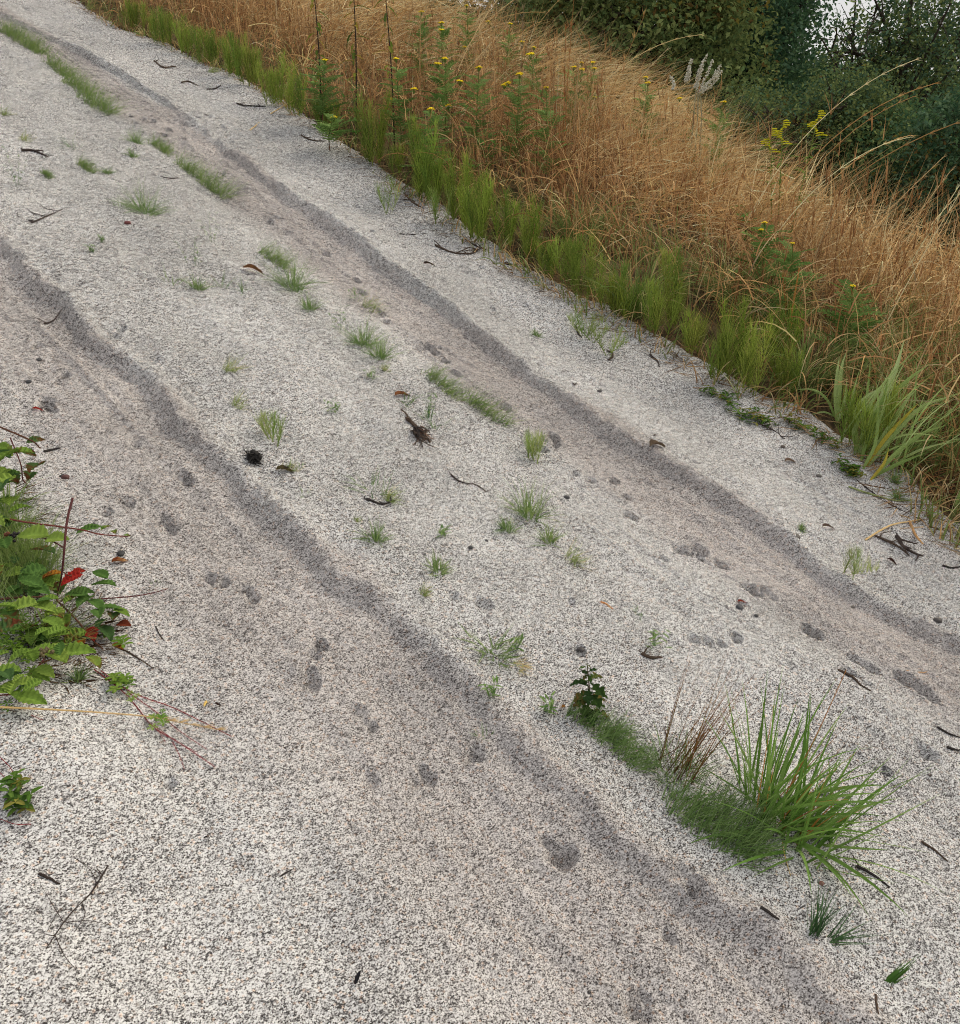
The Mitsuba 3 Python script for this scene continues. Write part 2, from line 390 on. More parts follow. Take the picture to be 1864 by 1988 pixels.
def soil_colour(p, n, uv):
    a = mikit.fbm(p.x * 9, p.y * 9, p.z * 9, 4)
    b = mikit.noise(p.x * 160, p.y * 40)
    return mikit.mix((0.045, 0.034, 0.022), (0.16, 0.115, 0.065), mikit.smoothstep(0.3, 0.7, a * 0.7 + b * 0.3))


scene['m_soil'] = {'type': 'twosided', 'bsdf': {'type': 'diffuse', 'reflectance': mikit.proc(soil_colour)}}


# ---------------------------------------------------------------- the land
def sheet(us, vs, z):
    U, V = np.meshgrid(us, vs, indexing='ij')
    P = np.stack([U * PU[0] + V * PV[0], U * PU[1] + V * PV[1], z(U, V)], -1).reshape(-1, 3)
    n, m = len(us), len(vs)
    i = (np.arange(n - 1)[:, None] * m + np.arange(m - 1)).ravel()
    F = np.vstack([np.stack([i, i + m + 1, i + m], -1), np.stack([i, i + 1, i + m + 1], -1)])
    return P, F[:, ::-1] if True else F


us = np.concatenate([np.arange(-6, 0.1, 0.08), np.arange(0.1, 2.8, 0.0075), np.arange(2.8, 4.6, 0.012), np.arange(4.6, 6.6, 0.018), np.arange(6.6, 11.5, 0.036), np.arange(11.5, 16.1, 0.15)])
vs = np.concatenate([np.arange(-6, -0.3, 0.12), np.arange(-0.3, 3.6, 0.0088), np.arange(3.6, 4.6, 0.03)])
P, F = sheet(us, vs, lambda u, v: base(u, v) + (relief(u, v) + prints(u, v)) * sstep(-3.5, -1.5, v) * sstep(13, 11, u) - 0.5 * sstep(3.7, 4.4, v - 0 * u) * (v > ve(u)))
scene['sand'] = mikit.ply((P, F), 'm_sand', smooth=True)
tag('sand', 'pale grey coarse sand track with two wheel ruts and paw prints', kind='structure')

gu = np.concatenate([-np.geomspace(400, 6.5, 24), np.arange(-6, 16, 0.12), np.geomspace(16.5, 400, 24)])
gv = np.concatenate([-np.geomspace(400, 3, 22), np.arange(-2.8, 2.9, 0.4), np.arange(2.9, 9.5, 0.06), np.geomspace(9.6, 500, 60)])


def soil_z(u, v):
    e = v - ve(np.clip(u, -3, 14))
    far = sstep(16, 40, np.abs(v) + np.abs(u) * 0.7)
    low = -0.34 * sstep(-0.02, -0.40, e) * (np.abs(v) < 60)
    return base(u, v) + low + (0.035 + 0.10 * n3(u, v, 1.7, 30) + 0.05 * n3(u, v, 5, 31)) * sstep(0.0, 0.45, e) * (1 - far) - 0.03 * sstep(0.3, 0.0, e) + far * 1.5 * n3(u, v, 0.05, 33)


P, F = sheet(gu, gv, soil_z)
scene['ground'] = mikit.ply((P, F), 'm_soil', smooth=True)
tag('ground', 'dark soil and matted litter under the verge grass and trees', kind='structure')

# ---------------------------------------------------------------- colours (linear albedo)
HORSE = [lin(132, 150, 66), lin(148, 164, 78), lin(114, 136, 62), lin(154, 166, 90)]
GREEN = [lin(108, 124, 66), lin(122, 136, 76), lin(94, 112, 60), lin(140, 146, 92)]
SEDGE = [lin(126, 148, 84), lin(142, 162, 100), lin(110, 134, 74)]
BROWN = [lin(160, 118, 80), lin(184, 138, 94), lin(134, 96, 66), lin(206, 166, 118), lin(112, 80, 58)]
STRAW = [lin(238, 208, 156), lin(250, 228, 182), lin(222, 186, 130), lin(198, 156, 104)]
FINE = [lin(110, 138, 78), lin(124, 150, 90), lin(96, 126, 72), lin(134, 156, 102)]
PALE = [lin(146, 164, 96), lin(160, 174, 112), lin(132, 154, 84)]
BLUEG = [lin(84, 116, 84), lin(98, 128, 92), lin(76, 106, 66)]
DARKT = lin(62, 52, 46)


def verge_uv(n, v0, v1, u0=-0.6, u1=15.0, power=0.75):
    """Places on the verge, thicker where it is near the track's lower end."""
    u = u0 + (u1 - u0) * R(0, 1, n) ** (1 / power)
    return u, ve(np.clip(u, -3, 14)) + v0 + (v1 - v0) * R(0, 1, n)


WIND = math.atan2(0.1, 1.0)

SEDGE_UV = [(p @ PU, p @ PV - ve(p @ PU)) for p in (at(x, y)[:2] for x, y in [(1625, 830), (1672, 890), (1690, 925), (1700, 905)])]


def clear_of_sedge(u, e):
    ok = np.ones(len(u), bool)
    for su, se in SEDGE_UV:
        ok &= ~((u > su - 0.22) & (u < su + 0.10) & (e < se + 0.06) & (e > se - 0.5))
    return ok


# ---------------------------------------------------------------- the verge grass (nobody could count it)
def up(n, h):
    return np.stack([np.zeros(n), np.zeros(n), h], -1)


parts = []
n = 24000                                                # upright brown stems, in loose tussocks
u, v = verge_uv(n, 0.20, 2.5)
k = n3(u, v, 2.6, 40) + 0.5
keep = R(0, 1, n) < np.clip(2.6 * (k - 0.32), 0.06, 1) * clear_of_sedge(u, v - ve(u))
u, v, k = u[keep], v[keep], k[keep]
n = len(u)
e = v - ve(u)
hm = 0.45 + 1.05 * k
tone = lambda u, v: (0.55 + 0.95 * np.clip(n3(u, v, 1.4, 49) + n3(u, v, 5.0, 50) * 0.6 + 0.5, 0, 1))[:, None]
L = (0.38 + 0.26 * sstep(0.2, 1.0, e) - 0.16 * sstep(1.4, 2.5, e)) * R(0.55, 1.3, n) * hm
c0 = np.clip(pick(BROWN, n, var=0.30) * tone(u, v), 0.01, 0.8)
warm = sstep(0.7, 2.2, e + R(-0.6, 0.6, n))[:, None]
c1 = c0 * (1 - warm) + pick(STRAW, n) * warm
th, ben = np.where(R(0, 1, n) < 0.7, R(0, 0.22, n), R(0.2, 0.8, n)), np.where(R(0, 1, n) < 0.6, R(-0.1, 0.3, n), R(0.4, 1.6, n))
parts.append(blades(ground_pts(u, v), R(0, 6.283, n) * 0.6 + 6.283 * n3(u, v, 3.0, 46), L, R(0.003, 0.0068, n), th, ben, c0 * 0.85, c1, S=4))
m = rng.random(n) < 0.26                                 # feathery seed heads on part of them
top = parts[0][0].reshape(n, -1, 3)[m, -2:].mean(1)
h3 = 3 * m.sum()
parts.append(blades(np.repeat(top, 3, 0) - [0, 0, 0.05], R(0, 6.283, h3), R(0.07, 0.16, h3), R(0.004, 0.009, h3), R(0.05, 0.5, h3), R(0, 0.6, h3), pick(BROWN, h3), pick(BROWN[:4] + STRAW[3:], h3), S=2))
n = 12000                                                # dry curled leaves between them
u, v = verge_uv(n, 0.08, 3.2)
c0 = np.clip(pick(BROWN + STRAW[2:], n, var=0.35) * tone(u, v), 0.01, 0.8)
parts.append(blades(ground_pts(u, v, 0.04) + up(n, R(0, 0.36, n)), R(0, 6.283, n), R(0.12, 0.36, n), R(0.004, 0.0085, n), R(0.1, 1.3, n), R(0.4, 2.2, n), c0, pick(BROWN + STRAW, n, var=0.3), S=5))
add('brown_grass', join(parts), 'm_straw', 'dense reddish brown dry grass standing on the verge', 'grass', kind='stuff')

parts = []
n = 17000                                                # straw, lodged towards the far side
u, v = verge_uv(n, 1.15, 5.0)
k = n3(u, v, 1.7, 41) + 0.5
keep = R(0, 1, n) < np.clip(2.4 * (k - 0.3), 0.08, 1)
u, v = u[keep], v[keep]
n = len(u)
lie = np.clip(0.45 + 1.3 * n3(u, v, 1.6, 42) + R(-0.35, 0.35, n), 0.02, 1.3)
parts.append(blades(ground_pts(u, v, 0.0), WIND + R(-0.7, 0.7, n) + 4.0 * n3(u, v, 1.1, 43), R(0.42, 0.95, n), R(0.004, 0.0075, n), lie, R(0.1, 1.2, n), pick(BROWN[:4] + STRAW, n, var=0.25), pick(STRAW, n, var=0.22), S=5))
n = 16000                                                # flattened thatch on top, in swirls
u, v = verge_uv(n, 1.2, 5.0)
hh = 0.08 + 0.55 * np.clip(n3(u, v, 1.5, 44) + 0.42, 0, 1) * sstep(1.0, 1.9, v - ve(u))
parts.append(blades(ground_pts(u, v) + up(n, hh + R(-0.12, 0.08, n)), WIND + R(-0.8, 0.8, n) + 6.0 * n3(u, v, 1.3, 47), R(0.22, 0.6, n), R(0.004, 0.0075, n), R(0.9, 1.75, n), R(-0.4, 0.9, n), pick(STRAW, n, var=0.3), pick(STRAW, n, var=0.2), S=4))
add('straw_grass', join(parts), 'm_straw', 'golden straw grass bent over along the crest of the verge', 'grass', kind='stuff')

parts = []
n = 32000                                                # green and half-dry leaf blades at the foot of the verge
u, v = verge_uv(n, -0.12, 1.7, -0.6, 15, 0.55)
e = v - ve(np.clip(u, -3, 14))
gr = n3(u, v, 2.4, 45) + 0.5
keep = R(0, 1, n) < np.clip(1.7 * (gr - 0.25) + 0.35 * sstep(0.35, 0.0, e) + 0.55 * sstep(2.6, 1.6, u), 0.06, 1) * (1 - 0.78 * sstep(0.4, 1.5, e + 0.12 * np.clip(u - 2, 0, 6))) * clear_of_sedge(u, e)
u, v, e = u[keep], v[keep], e[keep]
n = len(u)
dry = (R(0, 1, n) < 0.34)[:, None]
c0 = np.where(dry, pick(BROWN, n), pick(GREEN, n, var=0.3))
c1 = np.where(dry, pick(STRAW, n), pick(GREEN + SEDGE, n, var=0.3))
c1 = np.where(R(0, 1, (n, 1)) < 0.22, pick(STRAW, n), c1)
L = R(0.16, 0.46, n) * (0.34 + 0.75 * sstep(0.0, 0.45, e))
parts.append(blades(ground_pts(u, v), R(0, 6.283, n) * 0.5 + 6.283 * n3(u, v, 4.0, 48), L, R(0.0035, 0.009, n), R(0.05, 0.7, n), R(0.3, 2.1, n), c0, c1, S=6, taper=1.8))
add('verge_grass', join(parts), 'm_leaf', 'green and half dry grass leaves at the foot of the verge', 'grass', kind='stuff')

# dead stalks and debris that hang over the edge of the sand
n = 4200
u, v = verge_uv(n, -0.16, 0.30, -0.4, 13, 0.6)
m = blades(ground_pts(u, v, 0.012), R(0, 6.283, n), R(0.05, 0.22, n), R(0.002, 0.005, n), R(1.2, 1.7, n), R(-0.4, 0.4, n), pick([lin(110, 84, 60), lin(150, 118, 84), lin(84, 66, 52), lin(190, 160, 120)], n), pick([lin(140, 110, 80), lin(96, 76, 58)], n), S=2)
add('dead_grass_litter', m, 'm_straw', 'dead grass litter scattered where the sand meets the verge', 'litter', kind='stuff')


# ---------------------------------------------------------------- horsetails along the edge of the sand
def shoot(p, h, lean, az, colr, dens=1.0, reach=1.0, wid=0.0030):
    """One horsetail shoot: a jointed stem with whorls of steep needle branches."""
    nw = max(6, int(h / 0.026))
    s = (np.arange(nw) + 1.2) / (nw + 0.5)
    st = blades(np.array([p]), [az], [h], [0.0045], [lean], [0.15], [colr * 0.8], [colr], S=4, taper=3)
    ax = np.array([math.sin(lean) * math.cos(az), math.sin(lean) * math.sin(az), math.cos(lean)])
    nb = int(9 * dens)
    b = (np.asarray(p) + np.outer(s * h * 0.96, ax))
    ln = reach * (0.055 + 0.085 * np.sin(np.pi * np.clip(s * 0.85 + 0.12, 0, 1)))
    B = np.repeat(b, nb, 0)
    nn = len(B)
    br = blades(B, R(0, 6.283, nn), np.repeat(ln, nb) * R(0.75, 1.15, nn), wid, R(0.45, 0.75, nn), -R(0.15, 0.5, nn), col(colr, nn, 0.2), col(colr * 1.12, nn, 0.2), S=2, taper=2.5)
    return join([st, br])


def horsetail(px, py, hp, wp, label, group=None, pale=False, flat=0.0, name='horsetail', nmax=12):
    p = at(px, py)
    s = ppm(p)
    h, w = hp / s * 1.12, wp / s * 0.9
    t = thing(name, label, 'horsetail', group)
    n = int(np.clip(w / 0.026, 3, nmax))
    for i in range(n):
        f = (i + 0.5) / n - 0.5
        du, dv = -f * w * 0.55 + R(-0.02, 0.02), f * w * 0.35 + R(0, 0.10)
        q = p[:2] + np.array([f * w * 0.48, 0]) + PU * R(-0.015, 0.02) + PV * R(-0.03, 0.05) * (0 if flat else 1)
        q = np.array([q[0], q[1], float(height(q[0], q[1])) - 0.01])
        c = np.clip(col((PALE if pale else HORSE)[rng.integers(3)], 1, 0.15)[0], 0, 1)
        hh = h * R(0.5, 1.05)
        az = math.atan2(0.1, f) + R(-0.5, 0.5) if not flat else R(-0.9, 0.5)
        part(t, 'shoot', shoot(q, hh, abs(f) * 0.35 + R(0, 0.08) + flat * R(0.7, 1.2), az, c, 0.9 if pale else 1.15, 0.8 if pale else 1.0), 'm_leaf')
    return t


HG = 'horsetails along the edge of the sand'
for a in [(262, 62, 48, 60, 'small horsetail clump at the uppermost end of the row along the sand'),
          (312, 88, 55, 55, 'second horsetail clump below the uppermost small one'),
          (362, 108, 62, 50, 'third horsetail clump below the uppermost small one'),
          (408, 128, 58, 60, 'fourth horsetail clump below the uppermost small one'),
          (452, 150, 60, 50, 'fifth horsetail clump below the uppermost small one'),
          (485, 168, 82, 66, 'broad horsetail clump next above the widest upper clump'),
          (540, 206, 92, 74, 'widest horsetail clump of the upper row, beside the tall dark stems'),
          (574, 226, 70, 46, 'short horsetail clump between the widest upper clump and the tall dark stems'),
          (632, 252, 52, 50, 'dark low horsetail clump at the foot of the tall dark stem'),
          (725, 322, 118, 62, 'tall plume-shaped horsetail clump standing apart just below the tansies'),
          (766, 345, 66, 22, 'narrow single-plumed horsetail between two broad clumps'),
          (812, 388, 132, 50, 'tallest horsetail clump, a dense upright block of fronds'),
          (838, 398, 104, 60, 'horsetail clump squeezed against the tallest block of fronds'),
          (888, 436, 116, 66, 'first bright clump below the tallest horsetail block'),
          (905, 458, 90, 40, 'narrow horsetail clump just behind the first bright clump below the tallest'),
          (926, 474, 116, 62, 'second bright horsetail clump below the tallest block, by the long dark root'),
          (985, 484, 100, 60, 'horsetail clump above the short thick black root'),
          (1026, 510, 106, 58, 'horsetail clump just below the short thick black root'),
          (1062, 540, 66, 50, 'low horsetail clump halfway between the black root and the fan-shaped clump'),
          (1098, 556, 84, 60, 'small rounded horsetail clump above the tall halfway clump'),
          (1140, 586, 116, 64, 'tall halfway horsetail clump facing the wispy tuft on the sand'),
          (1190, 612, 92, 70, 'second horsetail clump above the blue green tussock, with spread fronds'),
          (1216, 626, 60, 40, 'short horsetail clump right under the blue green tussock'),
          (1272, 655, 116, 64, 'horsetail clump next above the fan-shaped one'),
          (1302, 640, 130, 66, 'tall horsetail clump standing behind its fan-shaped neighbour'),
          (1336, 692, 80, 64, 'fan-shaped horsetail clump sitting out on the sand edge by itself'),
          (1392, 742, 96, 58, 'horsetail clump next below the fan-shaped one'),
          (1420, 742, 140, 70, 'tall dark horsetail clump above the creeping weeds'),
          (1452, 764, 128, 60, 'yellow green horsetail clump above the pale grey stone'),
          (1500, 730, 120, 64, 'horsetail clump set back in the grass near the stout pale stalk'),
          (1520, 778, 96, 70, 'lowest horsetail clump of the row before the small sedge fan'),
          (1640, 868, 120, 46, 'horsetail leaning out beside the broad sedge blades'),
          (1690, 896, 136, 58, 'dense horsetail tuft in front of the broad sedge blades')]:
    horsetail(*a, HG)
horsetail(848, 436, 70, 36, 'pale thin horsetail out on the sand before the green row', pale=True, nmax=4)

# ---------------------------------------------------------------- broad sedge and other single grass clumps of the verge
def curve_blade(pix, w, c0, c1, z0=0.0, vv=None, thick=3):
    """One long leaf through picture points, standing in the upright plane across the view at its foot."""
    foot = at(*pix[0], z0)
    dep = (foot - EYE) @ FWD
    pts = smooth_line([EYE + ray(*q) * (dep + 0.03 * i * (0 if vv is None else vv)) for i, q in enumerate(pix)], 11)
    pts[0] = foot
    d = np.gradient(pts, axis=0)
    d /= np.linalg.norm(d, axis=1, keepdims=True)
    side = np.cross(d, -FWD * 0.8 + np.array([R(-0.4, 0.4), R(-0.4, 0.4), 0.4]))
    side /= np.linalg.norm(side, axis=1, keepdims=True)
    nr = np.cross(side, d)
    s = np.linspace(0, 1, len(pts))
    wd = (w / 2 * np.clip((0.55 + 0.45 * np.sin(np.pi * np.clip(s * 0.8 + 0.1, 0, 1))) * (1 - s ** 3.0), 0.04, 1))[:, None]
    V = np.stack([pts - side * wd, pts + nr * wd * 0.35, pts + side * wd], 1).reshape(-1, 3)
    i = np.arange(len(pts) - 1)[:, None] * 3 + np.arange(2)
    F = np.stack([np.stack([i, i + 1, i + 4], -1), np.stack([i, i + 4, i + 3], -1)], 2).reshape(-1, 3)
    C = np.repeat(np.asarray(c0)[None] * (1 - s)[:, None] + np.asarray(c1)[None] * s[:, None], 3, 0)
    return V, F, np.clip(C * (1 + R(-0.06, 0.06, (len(C), 1))), 0.004, 0.9)


SG = [lin(172, 192, 124), lin(184, 202, 140), lin(156, 180, 106), lin(138, 164, 92)]
YEL = lin(196, 180, 78)
t = thing('sedge', 'small sedge fan of four pale upright blades at the sand edge', 'sedge')
for q, w in [([(1625, 818), (1622, 770), (1626, 720), (1630, 692)], 0.0165), ([(1626, 818), (1630, 760), (1634, 715), (1643, 684)], 0.0195), ([(1627, 818), (1637, 790), (1643, 760), (1644, 731)], 0.0180),
             ([(1622, 812), (1606, 776), (1580, 757), (1546, 756)], 0.0150), ([(1623, 810), (1600, 800), (1570, 806)], 0.0120), ([(1628, 815), (1652, 780), (1664, 740)], 0.0135)]:
    part(t, 'blade', curve_blade(q, w, SG[rng.integers(4)], SG[rng.integers(2)]), 'm_leaf')
t = thing('sedge', 'large sedge with long broad pale green blades sweeping up over the grass', 'sedge')
for q, w, c in [([(1668, 884), (1700, 800), (1736, 725), (1756, 659)], 0.0300, 1), ([(1665, 880), (1660, 830), (1700, 770), (1742, 706)], 0.0195, 0), ([(1670, 880), (1720, 790), (1760, 740), (1806, 706)], 0.0225, 2),
                ([(1665, 870), (1662, 800), (1700, 760), (1772, 746)], 0.0195, 1), ([(1680, 900), (1720, 840), (1752, 790), (1782, 742)], 0.0210, 0), ([(1680, 905), (1720, 850), (1757, 810), (1782, 784)], 0.0165, 'y'),
                ([(1684, 905), (1730, 850), (1790, 790), (1864, 764)], 0.0210, 0), ([(1694, 929), (1740, 880), (1790, 842), (1836, 826)], 0.0180, 2), ([(1690, 932), (1716, 900), (1726, 870)], 0.0120, 'y'),
                ([(1676, 910), (1700, 860), (1705, 790), (1702, 740)], 0.0135, 2), ([(1695, 926), (1745, 900), (1800, 878)], 0.0150, 3), ([(1672, 895), (1690, 830), (1716, 770), (1725, 730)], 0.0165, 3)]:
    cc = YEL if c == 'y' else SG[c]
    part(t, 'blade', curve_blade(q, w, cc * 0.85, cc), 'm_leaf', 'yellowed blade' if c == 'y' else None)
t = thing('sedge', 'sedge hanging broad drooping blades over the dark hollow under the verge', 'sedge')
for q, w, c in [([(1796, 905), (1812, 890), (1838, 882), (1880, 884)], 0.0210, 1), ([(1798, 905), (1818, 893), (1842, 908), (1850, 940), (1853, 962)], 0.0210, 1), ([(1800, 902), (1830, 872), (1880, 860)], 0.0210, 0),
                ([(1853, 1000), (1862, 965), (1878, 930)], 0.0150, 2), ([(1760, 905), (1790, 860), (1830, 820), (1880, 800)], 0.0165, 3), ([(1758, 905), (1775, 870), (1800, 830)], 0.0150, 2), ([(1790, 900), (1800, 850), (1830, 790)], 0.0150, 3)]:
    part(t, 'blade', curve_blade(q, w, SG[c] * 0.85, SG[c]), 'm_leaf')


def clump(px, py, n, L, W, spread, pal0, pal1, az=None, th=(0.05, 0.9), k=(0.2, 1.4), S=5, axis=None, cols=2, taper=1.6, azs=1.0):
    """n blades rooted round the ground point under (px, py); axis: (du, dv) stretches the root patch along the track."""
    p = at(px, py)
    r = spread * np.sqrt(R(0, 1, n))
    t = R(0, 6.283, n)
    xy = p[:2] + np.stack([r * np.cos(t), r * np.sin(t)], -1)
    if axis is not None:
        xy = xy + R(-0.5, 0.5, (n, 1)) * (PU * axis[0] + PV * axis[1])
    P = np.stack([xy[:, 0], xy[:, 1], height(xy[:, 0], xy[:, 1]) - 0.004], -1)
    a = (t + R(-0.7, 0.7, n)) if az is None else az + R(-azs, azs, n)
    return blades(P, a, R(L * 0.5, L * 1.1, n), R(W * 0.7, W * 1.25, n), R(th[0], th[1], n), R(k[0], k[1], n), pick(pal0, n), pick(pal1, n), S=S, cols=cols, taper=taper)


for i, (x, y, n) in enumerate([(1668, 878, 16), (1725, 905, 22), (1770, 905, 22), (1840, 915, 14), (1700, 880, 12)]):
    m = clump(x, y, n, R(0.40, 0.52), 0.011, 0.05, SG, SG, az=0.15, azs=1.2, th=(0.05, 0.75), k=(0.1, 1.1), S=7, cols=3, taper=2.4, axis=(0.1, 0))
    a, f = len(m[0]) // n, len(m[1]) // n
    for j in range(n):
        part('sedge_002' if i in (2, 3) else 'sedge_001', 'blade', (m[0][j * a:(j + 1) * a], m[1][:f], m[2][j * a:(j + 1) * a]), 'm_leaf')

m = join([clump(1800, 920, 170, 0.26, 0.005, 0.10, BROWN, BROWN + STRAW, th=(0.7, 1.7), k=(0.4, 1.3), axis=(0.35, 0)), clump(1830, 945, 90, 0.2, 0.005, 0.06, BROWN, STRAW, th=(1.0, 1.9), k=(0.2, 1.0))])
add('dead_grass_tuft', m, 'm_straw', 'dead brown grass tuft hanging over the dark hollow at the verge', 'grass')
for px, py, lab in [(1560, 745, 'green arching grass tussock under the brown stems beside the large sedge'), (1400, 575, 'tussock of arching green grass in the brown grass above the horsetails'), (1235, 600, 'blue green grass tussock just behind the horsetail row'),
                    (1700, 640, 'tussock of long green blades among straw above the sedges'), (1790, 690, 'yellow green tussock of thin leaves behind the sedge blades'), (1120, 470, 'small blue green tussock low in the reddish brown grass'),
                    (1470, 640, 'olive tussock of bent leaves behind the horsetails')]:
    add('grass_tussock', clump(px, py, 170, 0.42, 0.006, 0.09, GREEN + SEDGE, SEDGE + STRAW[:1], th=(0.1, 0.7), k=(0.5, 1.8)), 'm_leaf', lab, 'grass')

# ---------------------------------------------------------------- long straw stalks over the crest
def stalk(P0, az, L, th0, k, c, head=True):
    st = blades(np.array([P0]), [az], [L], [0.0055], [th0], [k], [c * 0.9], [c], S=14, tw=[0.0], taper=6)
    ps = st[0].reshape(-1, 2, 3).mean(1)
    out = [tube(ps, [0.003, 0.0022, 0.0016], c, 4)]
    hd = []
    if head:
        for q in range(9, 15):
            nb = 6
            hd.append(blades(np.repeat(ps[q:q + 1], nb, 0), az + R(-0.5, 0.5, nb), R(0.02, 0.055, nb), 0.003, th0 + k * (q / 14) ** 1.2 + R(-0.45, 0.45, nb), R(0, 0.4, nb), col(c * 0.95, nb), col(c, nb), S=2))
    return out, hd


SGRP = 'long straw stalks arching over the crest of the verge'
for i in range(46):
    uu = R(0.1, 3.6) if i < 34 else R(4.2, 8.5)
    v_ = ve(uu) + (R(0.8, 1.6) if i < 34 else R(0.8, 2.2))
    P0 = ground_pts(np.array([uu]), np.array([v_]))[0]
    arch = i % 3 != 0
    st, hd = stalk(P0, WIND + R(-0.35, 0.45), R(1.15, 1.65) if arch else R(0.9, 1.25), R(0.25, 0.5) if arch else R(0.3, 0.75), R(0.75, 1.3) if arch else R(0.0, 0.2), pick(STRAW, 1)[0])
    t = thing('straw_stalk', 'long arching straw-coloured grass stalk bent over the crest of the verge' if arch else 'straight slanting straw-coloured grass stalk sticking out of the verge crest', 'grass stalk', SGRP + (' bent' if arch else ' straight'))
    part(t, 'stem', join(st), 'm_straw')
    if hd:
        part(t, 'seed_head', join(hd), 'm_straw')


def stalk_px(base_px, tip_px, v, lab, c, head=True, r=0.003):
    """An upright stalk from the ground below base_px to the picture point tip_px, at the distance v across the slope."""
    a, b = at_v(*base_px, v), at_v(*tip_px, v)
    g = np.array([a[0], a[1], float(height(a[0], a[1]))])
    mid = (g + b) / 2 + np.array([R(-0.02, 0.02), 0, 0])
    ps = smooth_line([g, mid, b], 9)
    t = thing('dry_stalk', lab, 'grass stalk')
    part(t, 'stem', tube(ps, [r, r * 0.8, r * 0.4], c, 5), 'm_straw')
    if head:
        q = np.repeat(ps[5:], 12, 0)
        nn = len(q)
        part(t, 'seed_head', blades(q, R(0, 6.283, nn), R(0.03, 0.07, nn), 0.004, R(0.1, 0.5, nn), R(-0.1, 0.3, nn), col(c, nn), col(c * 1.1, nn), S=2), 'm_straw')


stalk_px((1098, 310), (1114, 2), 4.6, 'tallest reddish dry stalk with feathery head reaching the frame top', lin(176, 124, 78))
stalk_px((1090, 300), (1098, 60), 4.6, 'reddish dry stalk close beside the tallest one', lin(160, 108, 68))
stalk_px((1125, 200), (1250, 32), 5.2, 'thin slanting dry stalk crossing the dark tree', lin(190, 154, 104))
stalk_px((1530, 700), (1552, 520), 4.0, 'stout pale dry stalk rising from the green edge by the sedges', lin(190, 136, 76), False, 0.007)
stalk_px((1524, 640), (1520, 545), 4.0, 'thin dry stalk close to the stout pale one', lin(170, 120, 70), True)
stalk_px((880, 190), (885, 30), 4.9, 'pale upright dry stalk among the yellow flowers', lin(206, 172, 120))
stalk_px((1010, 160), (1016, 20), 5.0, 'thin grey dry stalk before the dark tree', lin(150, 134, 106))


# ---------------------------------------------------------------- flowering plants of the verge
def feather_leaf(L, c, npair=6):
    """A feathery leaf: a midrib with pairs of toothed leaflets."""
    ms = [blades(np.zeros((1, 3)), [0.0], [L], [0.003], [1.2], [0.5], [c], [c], S=3, tw=[0.0])]
    for i in range(npair):
        s = (i + 1) / (npair + 0.6)
        for sg in (-1, 1):
            ms.append(put(leaf(L * 0.34 * (1 - 0.5 * abs(s - 0.45)), L * 0.11, c * R(0.85, 1.15), n=5, serr=0.3, droop=0.2), (s * L * 0.92, 0, 0.36 * s * L - 0.33 * s * s * L), sg * 1.0, 0.15))
    return join(ms)


def flower_head(p, r, c=None):
    """A flat-topped cluster of yellow buttons on short stalks."""
    c = lin(250, 214, 30) if c is None else c
    ms = []
    for i in range(11):
        a, q = i * 2.4, r * math.sqrt((i + 0.3) / 11)
        o = np.array(p) + [q * math.cos(a), q * math.sin(a), R(-0.15, 0.15) * r + 0.3 * r * (1 - (q / r) ** 2)]
        ms.append(lump(o, r * 0.30, c * R(0.85, 1.1), 0.55, 1))
        ms.append(tube([np.array(p) - [0, 0, r * 1.3], o], [0.0012, 0.001], lin(100, 120, 50), 3))
    return join(ms)


def tansy(heads, lab, group=None, hgt=None, nleaf=28, size=1.0, v=None):
    """heads: picture points of one plant's flower heads."""
    px, py = heads[0]
    if v is None:
        for v in np.arange(3.75, 6.0, 0.05):
            p = at_v(px, py, v)
            if p[2] - height(p[0], p[1]) < (hgt or 0.66):
                break
    t = thing('tansy', lab, 'tansy', group)
    p = at_v(px, py, v)
    sw = R(-0.05, 0.05)
    g = np.array([p[0] + sw, p[1] + 0.02, float(height(p[0] + sw, p[1] + 0.02))])
    ps = smooth_line([g, (g * 0.5 + p * 0.5) + [R(-0.02, 0.02), 0, 0], p], 9)
    sc = lin(86, 104, 46)
    ms = [tube(ps, [0.0035, 0.003, 0.002], np.array([lin(92, 62, 42)] * 3 + [sc] * 6), 5)]
    for hx, hy in heads[1:]:
        q = at_v(hx, hy, v)
        ms.append(tube(smooth_line([ps[6], (ps[6] + q) / 2 - [0, 0, 0.01], q], 5), [0.002, 0.0015], sc, 4))
    part(t, 'stem', join(ms), 'm_wood')
    for hx, hy in heads:
        part(t, 'flower_head', flower_head(at_v(hx, hy, v), R(0.017, 0.024) * size), 'm_wood')
    for i in range(nleaf):
        s = 0.18 + 0.74 * i / nleaf
        o = ps[0] * (1 - s) + ps[-1] * s
        part(t, 'leaf', put(feather_leaf(R(0.13, 0.21) * (1.15 - 0.5 * s), pick([lin(112, 140, 78), lin(98, 128, 68), lin(124, 150, 88)], 1)[0]), o, i * 2.4 + R(-0.3, 0.3), R(0.1, 0.6)), 'm_leaf')
    return t


